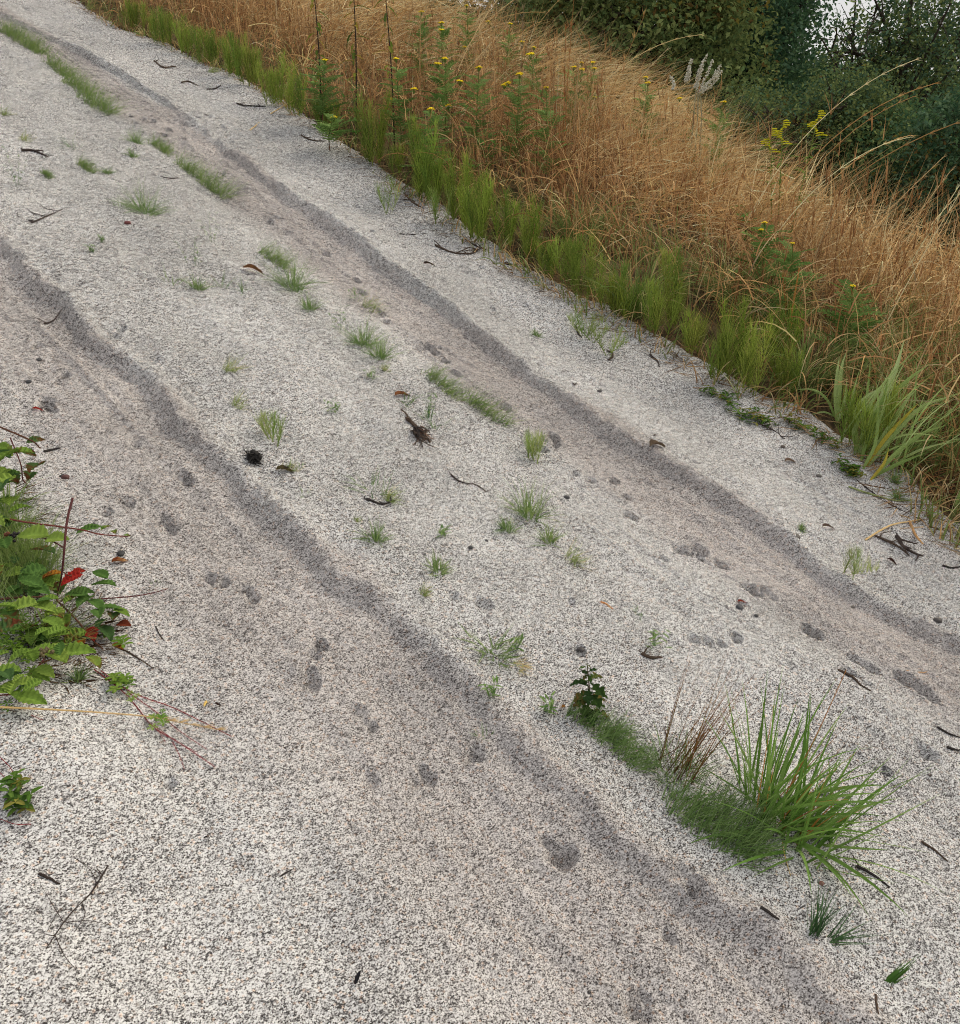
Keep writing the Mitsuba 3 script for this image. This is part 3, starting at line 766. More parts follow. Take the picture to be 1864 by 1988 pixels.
TG = 'yellow tansies among the verge grass'
tansy([(631, 117)], 'tansy with one broad yellow head beside a tall dark stem', None, v=3.85)
tansy([(648, 228)], 'short leafy tansy with one yellow head at the very edge of the sand', None, hgt=0.28, nleaf=16, v=3.62)
tansy([(836, 212)], 'tansy with a big low yellow head close above the horsetails', None, hgt=0.5, v=3.75)
tansy([(769, 114), (804, 173)], 'tansy with two yellow heads at different heights near a dark stem')
tansy([(864, 114), (850, 124), (871, 205)], 'tansy with three yellow heads, one far lower than the others')
tansy([(857, 44), (857, 58)], 'tansy with two yellow heads one right above the other')
tansy([(906, 11), (902, 92)], 'tallest tansy with a yellow head almost at the frame top')
for a, lab in [([(930, 131), (893, 158)], 'tansy with two small heads just above the horsetail tops'), ([(1009, 144), (979, 165), (986, 161)], 'tansy with one large and two tiny heads under the thin grey stalk'), ([(1061, 170), (1030, 105)], 'tansy below the reddish tall stalk with heads far apart'), ([(1114, 130), (1130, 122), (1130, 135)], 'tansy with three heads bunched together beside the reddish stalk'), ([(1151, 121), (1154, 133), (1154, 189)], 'tansy with two upper heads and one low one before the dark tree'), ([(991, 46), (948, 42)], 'tansy with a wide flat head against the dark tree'), ([(1037, 92), (1014, 81)], 'tansy with two close heads high in the straw by the tall stalks'), ([(818, 23)], 'lone pale tansy head near the frame top between dark stems'), ([(1258, 161), (1254, 150)], 'tansy with two touching heads close to the silvery mugwort')]:
    tansy(a, lab, TG)
tansy([(1405, 198), (1320, 191)], 'tansy standing alone in straw below the silvery mugwort', None, hgt=0.6)
tansy([(1485, 432), (1478, 446)], 'small yellow-flowered tansy in the middle of the brown grass slope', None, hgt=0.5, size=0.6)
tansy([(1539, 472)], 'pale tansy with one small head left of the long slanting stalks'.replace('left of', 'below'), None, hgt=0.48, size=0.55)
tansy([(1656, 555)], 'single small yellow tansy low in the reddish brown grass', None, hgt=0.42, size=0.6)
for px, py, hh, lab in [(985, 300, 0.30, 'leafy plant with narrow bright leaves beside the horsetails'), (945, 330, 0.28, 'bushy bright green leafy plant rising behind the horsetail row'), (905, 355, 0.2, 'low leafy plant tucked between horsetails and brown grass'),
                        (1440, 480, 0.3, 'leafy green weed without flowers in the brown grass'), (1330, 330, 0.4, 'spindly green leafy weed in pale straw'), (690, 250, 0.35, 'dark leafy weed by the edge under the tall dark stems')]:
    p = at(px, py + 30)
    t = thing('leafy_weed', lab, 'weed')
    for j in range(3):
        ps = smooth_line([p, p + [R(-0.04, 0.04), R(-0.03, 0.03), hh * 0.6], p + [R(-0.08, 0.08), R(-0.05, 0.05), hh * R(0.9, 1.2)]], 7)
        part(t, 'stem', tube(ps, [0.003, 0.0015], lin(98, 112, 54), 4), 'm_wood')
        part(t, 'leaf', join([put(leaf(R(0.05, 0.085), R(0.011, 0.017), pick([lin(96, 138, 70), lin(112, 150, 78), lin(86, 124, 62)], 1)[0], n=5, serr=0.04), ps[1 + q * 5 // 17], q * 2.4, R(0.2, 0.8)) for q in range(18)]), 'm_leaf')

# tall dark stems with sparse leaves that pass out of the top of the picture
for (a, b, v_, lab) in [((624, 235), (606, -60), 3.85, 'tall dark mugwort stem with wilted leaves beside the tansy near the sand'), ((690, 225), (684, -70), 4.1, 'tall black mugwort stem, middle one of three'), ((764, 225), (746, -40), 4.0, 'tall dark mugwort stem with yellowing leaves among tansies')]:
    A, B = at_v(*a, v_), at_v(*b, v_)
    A[2] = float(height(A[0], A[1]))
    ps = smooth_line([A, (A + B) / 2 + [0.012, 0, 0], B], 13)
    t = thing('mugwort', lab, 'mugwort')
    part(t, 'stem', tube(ps, [0.0052, 0.0042, 0.0025], lin(52, 40, 32), 6), 'm_wood')
    for i in range(20):
        s = 0.30 + 0.70 * i / 20
        o = A * (1 - s) + B * s
        part(t, 'leaf', put(leaf(R(0.05, 0.10), R(0.02, 0.035), pick([lin(104, 122, 52), lin(126, 132, 58), lin(86, 104, 50), lin(150, 132, 60)], 1)[0], n=9, serr=0.35, droop=1.1, lobes=2), o, i * 2.4, R(-0.5, 0.5)), 'm_leaf')

# goldenrod
t = thing('goldenrod', 'goldenrod with three arching yellow plumes before the dark hawthorn', 'goldenrod')
for i, (hx, hy, bx, by) in enumerate([(1588, 228, 1548, 310), (1520, 246, 1530, 320), (1497, 262, 1520, 320)]):
    p, g = at_v(hx, hy, 5.4), at_v(bx, by, 5.35)
    g[2] = float(height(g[0], g[1]))
    ps = smooth_line([g, g * 0.4 + p * 0.6, p], 9)
    part(t, 'stem', tube(ps, [0.004, 0.002], lin(110, 128, 60), 5), 'm_wood')
    part(t, 'leaf', join([put(leaf(R(0.07, 0.11), 0.015, pick([lin(116, 146, 70), lin(100, 132, 62)], 1)[0], n=5, serr=0.05), ps[3 + q % 5] + [0, 0, R(-0.03, 0.03)], q * 2.4, R(0.1, 0.6)) for q in range(22)]), 'm_leaf')
    pl = []
    for q in range(12):
        a = q * 0.62
        d = np.array([math.cos(a), math.sin(a) * 0.7, 0.3])
        o = p + [0, 0, -0.10 + 0.012 * q]
        l = 0.065 * (1 - 0.04 * q)
        pl += [lump(o + d * l * x + [0, 0, -0.25 * l * x * x], 0.0055, lin(226, 222, 60) * R(0.85, 1.1), 0.8, 0) for x in np.linspace(0.1, 1, 7)]
    part(t, 'plume', join(pl), 'm_leaf')

# silvery mugwort
t = thing('silver_mugwort', 'silvery white mugwort sprays standing out against the dark trees', 'mugwort')
for (x0, y0, x1, y1) in [(1352, 175, 1372, 106), (1355, 178, 1384, 118), (1358, 178, 1398, 128), (1350, 172, 1364, 120), (1356, 180, 1390, 145), (1330, 160, 1342, 116), (1332, 160, 1338, 130), (1305, 175, 1303, 150), (1348, 170, 1358, 135), (1360, 182, 1400, 140)]:
    a, b = at_v(x0, y0, 6.0), at_v(x1, y1, 6.0)
    ps = smooth_line([a, (a + b) / 2 + [R(-0.02, 0.02), 0, 0], b], 15)
    part(t, 'spray', join([tube(ps, [0.003, 0.0015], lin(190, 190, 174), 4)] + [lump(o + R(-0.010, 0.010, 3), R(0.003, 0.006), lin(236, 236, 226) * R(0.85, 1.0), 0.9, 0) for o in np.repeat(ps[1:], 6, 0)]), 'm_leaf')
a = at_v(1350, 190, 6.0)
g = np.array([a[0], a[1], float(height(a[0], a[1]))])
part(t, 'stem', join([tube(smooth_line([g + [j * 0.03, 0, 0], a + [j * 0.02, 0, 0], at_v(x, y, 6.0)], 9), [0.005, 0.003], lin(150, 146, 120), 5) for j, (x, y) in enumerate([(1352, 175), (1331, 160), (1305, 175)])]), 'm_wood')


# ---------------------------------------------------------------- trees beyond the verge
def leaf_cloud(P, size, C, droop=0.5):
    """Many single leaves: a bent diamond of two triangles at every point of P."""
    n = len(P)
    az, el, ro = R(0, 6.283, n), R(-0.9, 0.5, n) - droop * 0.5, R(-1.2, 1.2, n)
    a = np.stack([np.cos(az) * np.cos(el), np.sin(az) * np.cos(el), np.sin(el)], -1)
    s0 = np.stack([-np.sin(az), np.cos(az), 0 * az], -1)
    s = s0 * np.cos(ro)[:, None] + np.cross(a, s0) * np.sin(ro)[:, None]
    L = (size * R(0.6, 1.3, n))[:, None]
    nn = np.cross(a, s)
    V = np.stack([P, P + a * L * 0.45 + s * L * 0.27 + nn * L * 0.08, P + a * L, P + a * L * 0.45 - s * L * 0.27 + nn * L * 0.08], 1).reshape(-1, 3)
    i = np.arange(n)[:, None] * 4
    F = np.stack([np.concatenate([i, i + 1, i + 2], 1), np.concatenate([i, i + 2, i + 3], 1)], 1).reshape(-1, 3)
    return V, F, np.repeat(C, 4, 0)


def tree(name, label, cat, px, depth, rad, zc, nclump, leaf_n, size, pal, limbs=7, dense=1.0, trunk_r=0.09, group=None, lean=0.0, bare=None, shell=0.55, warm=0.0):
    """A tree or bush whose crown (radii rad) is centred at picture column px, zc metres above the eye's level, depth metres off."""
    r = ray(px, CY - FOCAL * math.tan(PITCH))
    c = EYE + r * (depth / (r @ FWD)) / 1.0
    c = np.array([c[0], c[1], EYE[2] + zc])
    g = np.array([c[0] - lean, c[1], float(height(c[0] - lean, c[1])) - 0.1])
    rad = np.asarray(rad, float)
    t = thing(name, label, cat, group)
    top = c + [0, 0, rad[2] * 0.45]
    tr = smooth_line([g, g * 0.55 + c * 0.45 + [R(-0.15, 0.15), R(-0.1, 0.1), 0], top], 12)
    bark = lin(58, 50, 42)
    part(t, 'trunk', tube(tr, [trunk_r, trunk_r * 0.75, trunk_r * 0.3], bark, 8), 'm_wood')
    ends, wood = [], []
    for i in range(limbs):
        s = 0.28 + 0.68 * i / limbs
        o = tr[int(s * 11)]
        a = i * 2.4 + R(-0.4, 0.4)
        d = np.array([math.cos(a), math.sin(a), R(-0.15, 0.75)])
        e = c + d * rad * R(0.6, 0.92)
        ps = smooth_line([o, (o + e) / 2 + R(-0.12, 0.12, 3) + [0, 0, 0.1], e], 10)
        b = [tube(ps, [trunk_r * 0.45, trunk_r * 0.28, 0.008], bark, 6)]
        ends.append(ps[4:])
        for j in range(6):
            o2 = ps[3 + j]
            e2 = o2 + R(-0.42, 0.42, 3) * rad + [0, 0, 0.1]
            p2 = smooth_line([o2, (o2 + e2) / 2 + R(-0.06, 0.06, 3), e2], 7)
            b.append(tube(p2, [trunk_r * 0.16, 0.004], bark, 4))
            ends.append(p2[2:])
            for q in range(3):
                e3 = p2[2 + q] + R(-0.2, 0.2, 3) * rad
                b.append(tube(smooth_line([p2[2 + q], (p2[2 + q] + e3) / 2 + R(-0.04, 0.04, 3), e3], 5), [0.006, 0.003], bark, 3))
                ends.append(np.array([e3]))
        part(t, 'limb', join(b), 'm_wood')
    ends = np.vstack(ends)
    q = rng.normal(size=(nclump * 3, 3))
    q /= np.linalg.norm(q, axis=1, keepdims=True)
    rr = (shell + (1 - shell) * R(0, 1, (len(q), 1))) ** 0.7
    q = q * rr * (0.78 + 0.45 * meshkit.noise(q * 2.2 + px)[:, None]) * rad + c
    nclump, size = int(nclump * 0.62), size * 1.18
    m = meshkit.noise(q * 1.6 + 3.1 * px) + R(-0.15, 0.15, len(q)) > 0.62 - 0.34 * dense
    q = q[m][:nclump]
    k = rng.integers(len(ends), size=nclump // 3)
    q = np.vstack([q, ends[k] + rng.normal(size=(len(k), 3)) * 0.06])
    if bare is not None:
        q = q[~bare(q, c, rad)]
    n = len(q) * leaf_n
    P = np.repeat(q, leaf_n, 0) + rng.normal(size=(n, 3)) * np.array([0.085, 0.085, 0.10]) * (rad.max() / 1.6)
    tint = 0.72 + 0.56 * meshkit.noise(np.repeat(q, leaf_n, 0) * 3.0 + 9)
    C = pick(pal, n, var=0.25) * tint[:, None]
    if warm:
        w = (meshkit.noise(P * 1.1 + 31) > 0.62)[:, None] * (R(0, 1, (n, 1)) < warm)
        C = np.where(w, pick([lin(126, 116, 58), lin(112, 92, 56)], n), C)
    part(t, 'crown', leaf_cloud(P, np.full(n, size), C), 'm_glossy_leaf')
    return t


DK = [lin(74, 104, 72), lin(88, 116, 78), lin(60, 90, 66)]
OL = [lin(118, 134, 84), lin(134, 146, 92), lin(98, 118, 74)]
BL = [lin(92, 118, 92), lin(106, 130, 100), lin(76, 104, 82)]
tree('tree', 'broad olive green tree behind the tall dry stalks', 'tree', 1235, 11.5, (1.55, 1.4, 1.9), 0.15, 2300, 22, 0.060, OL, 8, 1.1, 0.11, warm=0.25)
tree('tree', 'very dark dense tree between the olive tree and the sky gap', 'tree', 1415, 14.5, (1.15, 1.4, 2.4), 0.5, 2200, 22, 0.065, BL + DK, 8, 1.2, 0.12)
tree('tree', 'dark tree closing the view behind the straw crest beside the olive tree', 'tree', 1045, 14.0, (1.6, 1.3, 1.9), 0.3, 2000, 20, 0.060, DK, 7, 1.2, 0.11)
tree('tree', 'distant dark tree seen between the olive tree and its dark neighbour', 'tree', 1330, 18.0, (2.6, 1.5, 2.8), 0.3, 2200, 20, 0.085, DK, 7, 1.2, 0.13)
tree('hawthorn', 'rounded grey green hawthorn bush overhanging the straw slope', 'hawthorn', 1585, 9.2, (0.95, 0.9, 0.62), -0.50, 1700, 24, 0.032, OL + OL + BL, 11, 0.85, 0.06, warm=0.3)
tree('hawthorn', 'low dark hawthorn with dead lower twigs beside the goldenrod', 'hawthorn', 1500, 10.0, (0.72, 0.8, 0.42), -1.0, 800, 22, 0.036, DK + OL, 9, 0.8, 0.05, warm=0.6)
tree('tree', 'airy tree with bare forked branches against the pale sky', 'tree', 1745, 11.0, (1.15, 0.9, 1.25), 0.35, 1200, 15, 0.046, BL + OL, 10, 0.75, 0.075, lean=0.25,
     bare=lambda q, c, rad: (q[:, 0] < c[0] - 0.45) & (q[:, 2] > c[2] - 0.55) & (meshkit.noise(q * 3.3) < 0.66), shell=0.2)
tree('bush', 'dense dark bush reaching low behind the arching straw stalks', 'bush', 1790, 8.6, (0.85, 0.8, 0.75), -1.0, 1700, 24, 0.038, DK + OL, 9, 1.0, 0.06, warm=0.2)
tree('bush', 'dark bush at the foot of the slope where straw stalks cross the frame edge', 'bush', 1960, 7.6, (0.80, 0.8, 0.85), -0.75, 1500, 24, 0.036, DK + BL, 8, 1.0, 0.06, warm=0.15)
tree('bush', 'shadowy thicket under the airy tree between the hawthorn and the dense bush', 'bush', 1690, 12.5, (1.5, 0.9, 1.0), -0.95, 1900, 22, 0.05, DK + BL, 8, 1.1, 0.07)
tree('tree', 'far tree filling the low gaps behind the airy tree', 'tree', 1850, 17.0, (2.8, 1.6, 1.6), -0.75, 2000, 20, 0.08, DK + OL, 7, 1.2, 0.12)
tree('tree', 'far tree behind the hawthorn with its top below the sky gap', 'tree', 1560, 19.0, (1.8, 1.6, 1.5), -0.95, 1500, 20, 0.09, DK + BL, 7, 1.2, 0.12)


# ---------------------------------------------------------------- the large grass clump and its neighbours at the track's lower end
def set_blades(t, name, m, n, cols, bsdf, lab=None):
    """The n blades of a mesh as parts of their own."""
    a, f = len(m[0]) // n, len(m[1]) // n
    for i in range(n):
        part(t, name, (m[0][i * a:(i + 1) * a], m[1][:f], m[2][i * a:(i + 1) * a]), bsdf, lab)


BIG = [lin(110, 146, 68), lin(126, 160, 82), lin(96, 132, 60), lin(142, 168, 98)]
t = thing('grass_clump', 'large green grass clump with broad spreading blades on the sand', 'grass')
set_blades(t, 'blade', clump(1525, 1610, 84, 0.30, 0.0078, 0.065, BIG, BIG, az=0.1, azs=1.3, th=(0.15, 1.3), k=(-0.2, 0.9), S=7, cols=3, taper=2.6, axis=(0.14, 0)), 84, 3, 'm_leaf')
set_blades(t, 'blade', clump(1490, 1560, 40, 0.29, 0.0070, 0.05, BIG, BIG, th=(0.0, 0.5), k=(0.0, 0.4), S=7, cols=3, taper=2.6, axis=(0.08, 0)), 40, 3, 'm_leaf')
set_blades(t, 'blade', clump(1545, 1625, 26, 0.22, 0.0070, 0.05, BIG, BIG, th=(0.7, 1.4), k=(0.2, 1.0), S=7, cols=3, taper=2.4), 26, 3, 'm_leaf')
set_blades(t, 'dead_blade', clump(1520, 1600, 16, 0.26, 0.0045, 0.06, [lin(186, 128, 62), lin(150, 96, 54)], [lin(206, 160, 96), lin(160, 108, 66)], az=0.4, th=(0.3, 1.0), k=(-0.1, 0.5), S=5), 16, 2, 'm_straw')
ps = smooth_line([at(1500, 1590), at(1500, 1590) + [0.07, 0.02, 0.20], at(1500, 1590) + [0.125, 0.05, 0.36]], 9)
part(t, 'stalk', tube(ps, [0.0016, 0.001], lin(170, 116, 70), 4), 'm_straw', 'single tall thin brown stalk')
t = thing('rush_tuft', 'tuft of thin dark brown stalks leaning beside the large grass clump', 'rush')
set_blades(t, 'stalk', clump(1315, 1502, 46, 0.34, 0.0030, 0.035, [lin(70, 48, 34), lin(104, 66, 42), lin(86, 84, 46)], [lin(150, 104, 66), lin(176, 126, 88)], az=0.15, azs=0.7, th=(0.15, 0.72), k=(-0.1, 0.25), S=5, axis=(0.08, 0)), 46, 2, 'm_straw')
part(t, 'leaves', clump(1310, 1505, 150, 0.11, 0.0022, 0.05, FINE, FINE, th=(0.1, 1.2), k=(0.2, 1.0), axis=(0.06, 0)), 'm_leaf')
labels[f'{t}__leaves'] = {'kind': 'stuff'}
add('grass_tuft', join([clump(x, y, 75, 0.085, 0.0024, 0.03, FINE, FINE, az=0.1, th=(0.1, 1.3), k=(0.2, 1.0)) for x, y in [(1118, 1395), (1146, 1415), (1175, 1438), (1205, 1462), (1232, 1486), (1190, 1430)]]),
    'm_leaf', 'fine short green grass strip on the rut bank below the lobed seedling', 'grass')
add('grass_tuft', join([clump(x, y, 85, 0.10, 0.0025, 0.04, FINE, FINE, az=0.1, th=(0.1, 1.3), k=(0.2, 1.0)) for x, y in [(1312, 1570), (1340, 1590), (1370, 1612), (1400, 1632), (1430, 1650), (1455, 1655), (1380, 1570), (1420, 1590), (1460, 1620)]]),
    'm_leaf', 'fine dark green grass mat at the foot of the large grass clump', 'grass')
t = thing('seedling', 'small dark seedling with lobed leaves on the ridge beside the rut', 'seedling')
g = at(1140, 1390)
ps = smooth_line([g, g + [0.002, 0, 0.07], g + [-0.006, 0, 0.145]], 8)
part(t, 'stem', tube(ps, [0.0025, 0.0012], lin(80, 70, 44), 5), 'm_wood')
for i in range(26):
    o = ps[min(7, 1 + i // 4)] + R(-0.004, 0.004, 3)
    big = 1.0 if i < 20 else 0.5
    part(t, 'leaf', put(leaf(R(0.036, 0.054) * big, R(0.026, 0.036) * big, pick([lin(62, 86, 44), lin(76, 98, 52), lin(52, 74, 42)], 1)[0], c2=lin(120, 96, 56) if i % 4 == 0 else None, n=13, serr=0.15, droop=0.5, lobes=3, wide=0.6, pleat=0.2),
                        o, i * 2.4, R(-0.4, 0.5), R(-0.3, 0.3)), 'm_glossy_leaf')
part(t, 'withered_leaf', put(leaf(0.03, 0.018, lin(150, 104, 56), n=9, droop=0.9), at(1098, 1372, 0.01), 2.6, -0.3), 'm_leaf', 'withered brown leaf')

add('grass_tuft', clump(1582, 1812, 46, 0.115, 0.0026, 0.014, [lin(62, 92, 58), lin(76, 104, 66)], [lin(84, 116, 76)], az=0.6, th=(0.05, 0.7), k=(0.0, 0.5)), 'm_leaf', 'upright wiry blue green tuft below the large grass clump', 'grass')
add('grass_tuft', clump(1610, 1828, 22, 0.12, 0.0026, 0.010, [lin(62, 92, 58), lin(76, 104, 66)], [lin(84, 116, 76)], az=0.15, azs=0.5, th=(0.8, 1.45), k=(0.0, 0.3)), 'm_leaf', 'flat-lying wiry grass fan touching the upright wiry tuft', 'grass')
add('grass_tuft', clump(1722, 1908, 14, 0.085, 0.0040, 0.008, [lin(70, 104, 48)], [lin(90, 126, 62)], az=0.45, azs=0.15, th=(0.95, 1.25), k=(-0.1, 0.2)), 'm_leaf', 'small slanting bundle of green blades at the lowest corner of the ridge', 'grass')

# ---------------------------------------------------------------- tufts on the sand
# picture column and row of the root, width and height in the picture, kind, label
TUFTS = [
    (22, 70, 90, 34, 'mat', 'matted green grass strip at the uppermost start of the rut edge'), (62, 96, 84, 34, 'mat', 'matted grass on the rut edge next below the uppermost strip'), (112, 138, 90, 34, 'mat', 'narrow grass mat midway along the upper grass strip'),
    (148, 170, 96, 38, 'mat', 'thicker grass mat above the lowest piece of the upper strip'), (186, 206, 110, 44, 'mat', 'broad green grass mat at the lower end of the upper strip'),
    (262, 276, 46, 28, 'fine', 'small bright grass tuft above the double mat by the prints'), (312, 292, 70, 24, 'mat', 'low flat grass mat between the paw prints and the small bright tuft'), (258, 304, 26, 16, 'fine', 'tiny green tuft by a dark crumb near the low flat mat'),
    (362, 330, 76, 36, 'mat', 'upper grass mat of the thick pair beside the rut'), (412, 370, 92, 46, 'mat', 'lower grass mat of the thick pair beside the rut'), (282, 412, 86, 56, 'fine', 'round dense dark green tuft on the bare pale sand'),
    (236, 402, 40, 18, 'sparse', 'thin outlying blades beside the round dense tuft'), (165, 326, 56, 20, 'mat', 'flat green tuft in the middle of the upper sand'), (208, 336, 24, 16, 'fine', 'tiny tuft at the end of the flat green tuft'),
    (140, 286, 30, 30, 'sparse', 'small upright sparse tuft above the flat green tuft'), (88, 340, 34, 14, 'mat', 'faint low green sprout below the dark root'), (45, 272, 50, 14, 'pale', 'pale flat sprout near the frame edge on the upper sand'),
    (34, 360, 14, 82, 'weed', 'single tall thin sprig standing at the frame edge'), (6, 222, 30, 22, 'pale', 'pale sprout cut by the frame edge below the strip'), (172, 16, 40, 26, 'pale', 'pale wisp on the sand near the top of the verge'),
    (378, 118, 60, 26, 'pale', 'pale green wisps round the dark debris by the verge'), (410, 140, 50, 30, 'pale', 'pale wisp next to the verge below the dark debris'), (268, 68, 36, 14, 'pale', 'faint pale wisp between rut and verge near the top'),
    (375, 512, 40, 60, 'weed', 'tallest sprig of the loose weed group on pale sand'), (328, 545, 50, 30, 'sparse', 'low sprig at one end of the loose weed group'), (382, 560, 44, 28, 'fine', 'dark small tuft at the foot of the loose weed group'),
    (430, 556, 40, 34, 'sparse', 'pale upright sprig between the dark tuft and the dead leaf'), (472, 566, 40, 36, 'sparse', 'green sprig just under the dead brown leaf'), (412, 470, 10, 70, 'weed', 'very thin upright blade above the loose weed group'),
    (568, 562, 82, 62, 'fine', 'spiky dark green tuft beside the rut with long blades'), (600, 600, 46, 30, 'fine', 'small bluish tuft just below the spiky dark tuft'), (530, 505, 90, 18, 'mat', 'flat pale green mat above the spiky dark tuft'),
    (690, 580, 44, 34, 'weed', 'thin sprigs standing in the pale mat near the rut'), (716, 598, 80, 22, 'pale', 'pale mat of wisps stretching towards the rut prints'), (662, 642, 30, 60, 'weed', 'upright blue green sprig beside the long dark tuft'),
    (704, 668, 80, 52, 'fine', 'long dark green tuft on the ridge with tangled blades'), (738, 694, 60, 44, 'fine', 'lower tangled tuft joined to the long dark tuft'), (742, 716, 44, 16, 'pale', 'yellowish wisps trailing below the tangled tuft'),
    (440, 718, 48, 44, 'pale', 'small pale tuft above the rut bank with a dark crumb'), (456, 786, 52, 34, 'pale', 'pale tuft with a dark twig beside the rut bank'), (540, 862, 84, 50, 'tail', 'pale feathery horsetail tuft above the black root clumps'),
    (858, 752, 96, 30, 'mat', 'upper of two long green mats on the rut shoulder'), (940, 802, 104, 34, 'mat', 'lower of two long green mats on the rut shoulder'), (832, 812, 22, 66, 'weed', 'tall thin blades rising by the dead root clump'),
    (846, 826, 70, 26, 'sparse', 'low spreading sprig beside the dead root clump'), (792, 780, 56, 26, 'sparse', 'faint green sprigs round the dead brown leaf piece'), (1028, 895, 100, 50, 'tail', 'yellow green horsetail fan below the two long mats'),
    (722, 950, 110, 30, 'sparse', 'sprawling sparse weed on the middle of the ridge'), (752, 970, 50, 40, 'pale', 'pale sprigs above the dark forked twig'), (728, 1048, 46, 40, 'fine', 'small dark tuft with a pale wisp on the ridge'),
    (1026, 1000, 90, 62, 'fine2', 'bright soft green tuft in the middle of the ridge'), (985, 1028, 50, 28, 'fine', 'small dark tuft next to the bright soft tuft'), (1066, 1052, 44, 36, 'fine2', 'small green tuft below the bright soft tuft'), (1108, 1092, 52, 44, 'pale', 'pale upright tuft at the end of the soft tuft line'),
    (850, 1110, 46, 32, 'fine2', 'short bright green tuft alone above the pit'), (820, 1152, 36, 30, 'pale', 'pale yellowish sprout below the short bright tuft'), (955, 1262, 150, 70, 'blade', 'open tuft of long spread blades beside the deep round pit'),
    (1004, 1290, 60, 22, 'straw', 'yellowed flattened blades at the end of the open tuft'), (1140, 655, 96, 44, 'tail', 'wispy horsetail tuft between rut and verge'), (1180, 690, 44, 40, 'tail', 'smaller horsetail wisp beside the brown curl'),
    (1042, 652, 24, 14, 'fine', 'tiny green tuft on the shoulder facing the wispy horsetail'), (752, 414, 40, 50, 'tail', 'pale thin horsetail on the sand near the verge twigs'), (652, 248, 26, 40, 'pale', 'thin pale sprig at the sand edge under the leafy weed'),
    (1236, 1190, 36, 16, 'sparse', 'few short blades near the orange straw'), (1648, 1118, 46, 44, 'tail', 'drooping blue green sprig on the rut wall'), (956, 1356, 14, 60, 'weed', 'lone thin blade standing on the rut bank'), (940, 1428, 60, 12, 'sparse', 'lone bent blade lying in the rut'),
    (1395, 772, 70, 24, 'weedmat', 'low creeping weed where the sand meets the horsetails'), (1440, 808, 84, 30, 'weedmat', 'creeping weed patch with dry twigs below the horsetails'), (1480, 818, 60, 24, 'weedmat', 'small creeping weed patch next to the dry twig web'),
    (1548, 830, 60, 26, 'weedmat', 'clover-like weed patch beside the small sedge fan'), (1600, 856, 70, 40, 'weedmat', 'leafy weed patch under the small sedge fan'), (1640, 912, 50, 26, 'weedmat', 'bright weed patch below the large sedge'), (1662, 925, 40, 20, 'weedmat', 'small weed sprout lowest below the large sedge'),
    (1738, 936, 30, 26, 'fine', 'small grey green tuft below the sedges'), (1740, 968, 24, 26, 'fine', 'tiny grey green tuft lower down near the dry twigs'), (1668, 888, 40, 30, 'tail', 'few horsetail twigs sprouting under the large sedge'), (1000, 1262, 20, 40, 'weed', 'thin blade behind the open tuft of long blades'),
    (1272, 1262, 60, 50, 'weed', 'pair of thin grey blades beside the dark splinter'), (800, 780, 20, 12, 'sparse', 'tiny sprout at the dead brown leaf piece'), (650, 800, 24, 30, 'weed', 'tiny lone sprig in the middle of the pale ridge'), (720, 735, 26, 24, 'weed', 'tiny lone sprig above the dead root clump'),
    (592, 960, 26, 18, 'sparse', 'tiny dark sprout near the black root clumps'), (560, 906, 50, 20, 'pale', 'pale blades growing over the second black root clump'), (1556, 1028, 20, 14, 'fine', 'tiny sprout above the dark round stone'),
    (150, 1320, 34, 30, 'fine', 'small dark sprout on the sand under the bramble'), (40, 1552, 70, 40, 'weedmat', 'low flowering weed at the frame edge on the sand bank'), (300, 1130, 20, 12, 'sparse', 'few tiny leaves at the tip of the bramble shoot'), (860, 1040, 18, 22, 'weed', 'tiny lone sprig beyond the small dark tuft'),
    (690, 1010, 30, 14, 'pale', 'tiny pale wisps above the small dark tuft'), (1060, 1385, 20, 44, 'weed', 'thin pale blade beside the lobed seedling'), (585, 905, 16, 12, 'sparse', 'tiny sprout beside the pale blades on the bank'), (180, 490, 12, 20, 'weed', 'tiny lone sprig on the pale upper sand'), (200, 470, 12, 16, 'weed', 'tiny lone sprig near the rut above the loose weeds')]


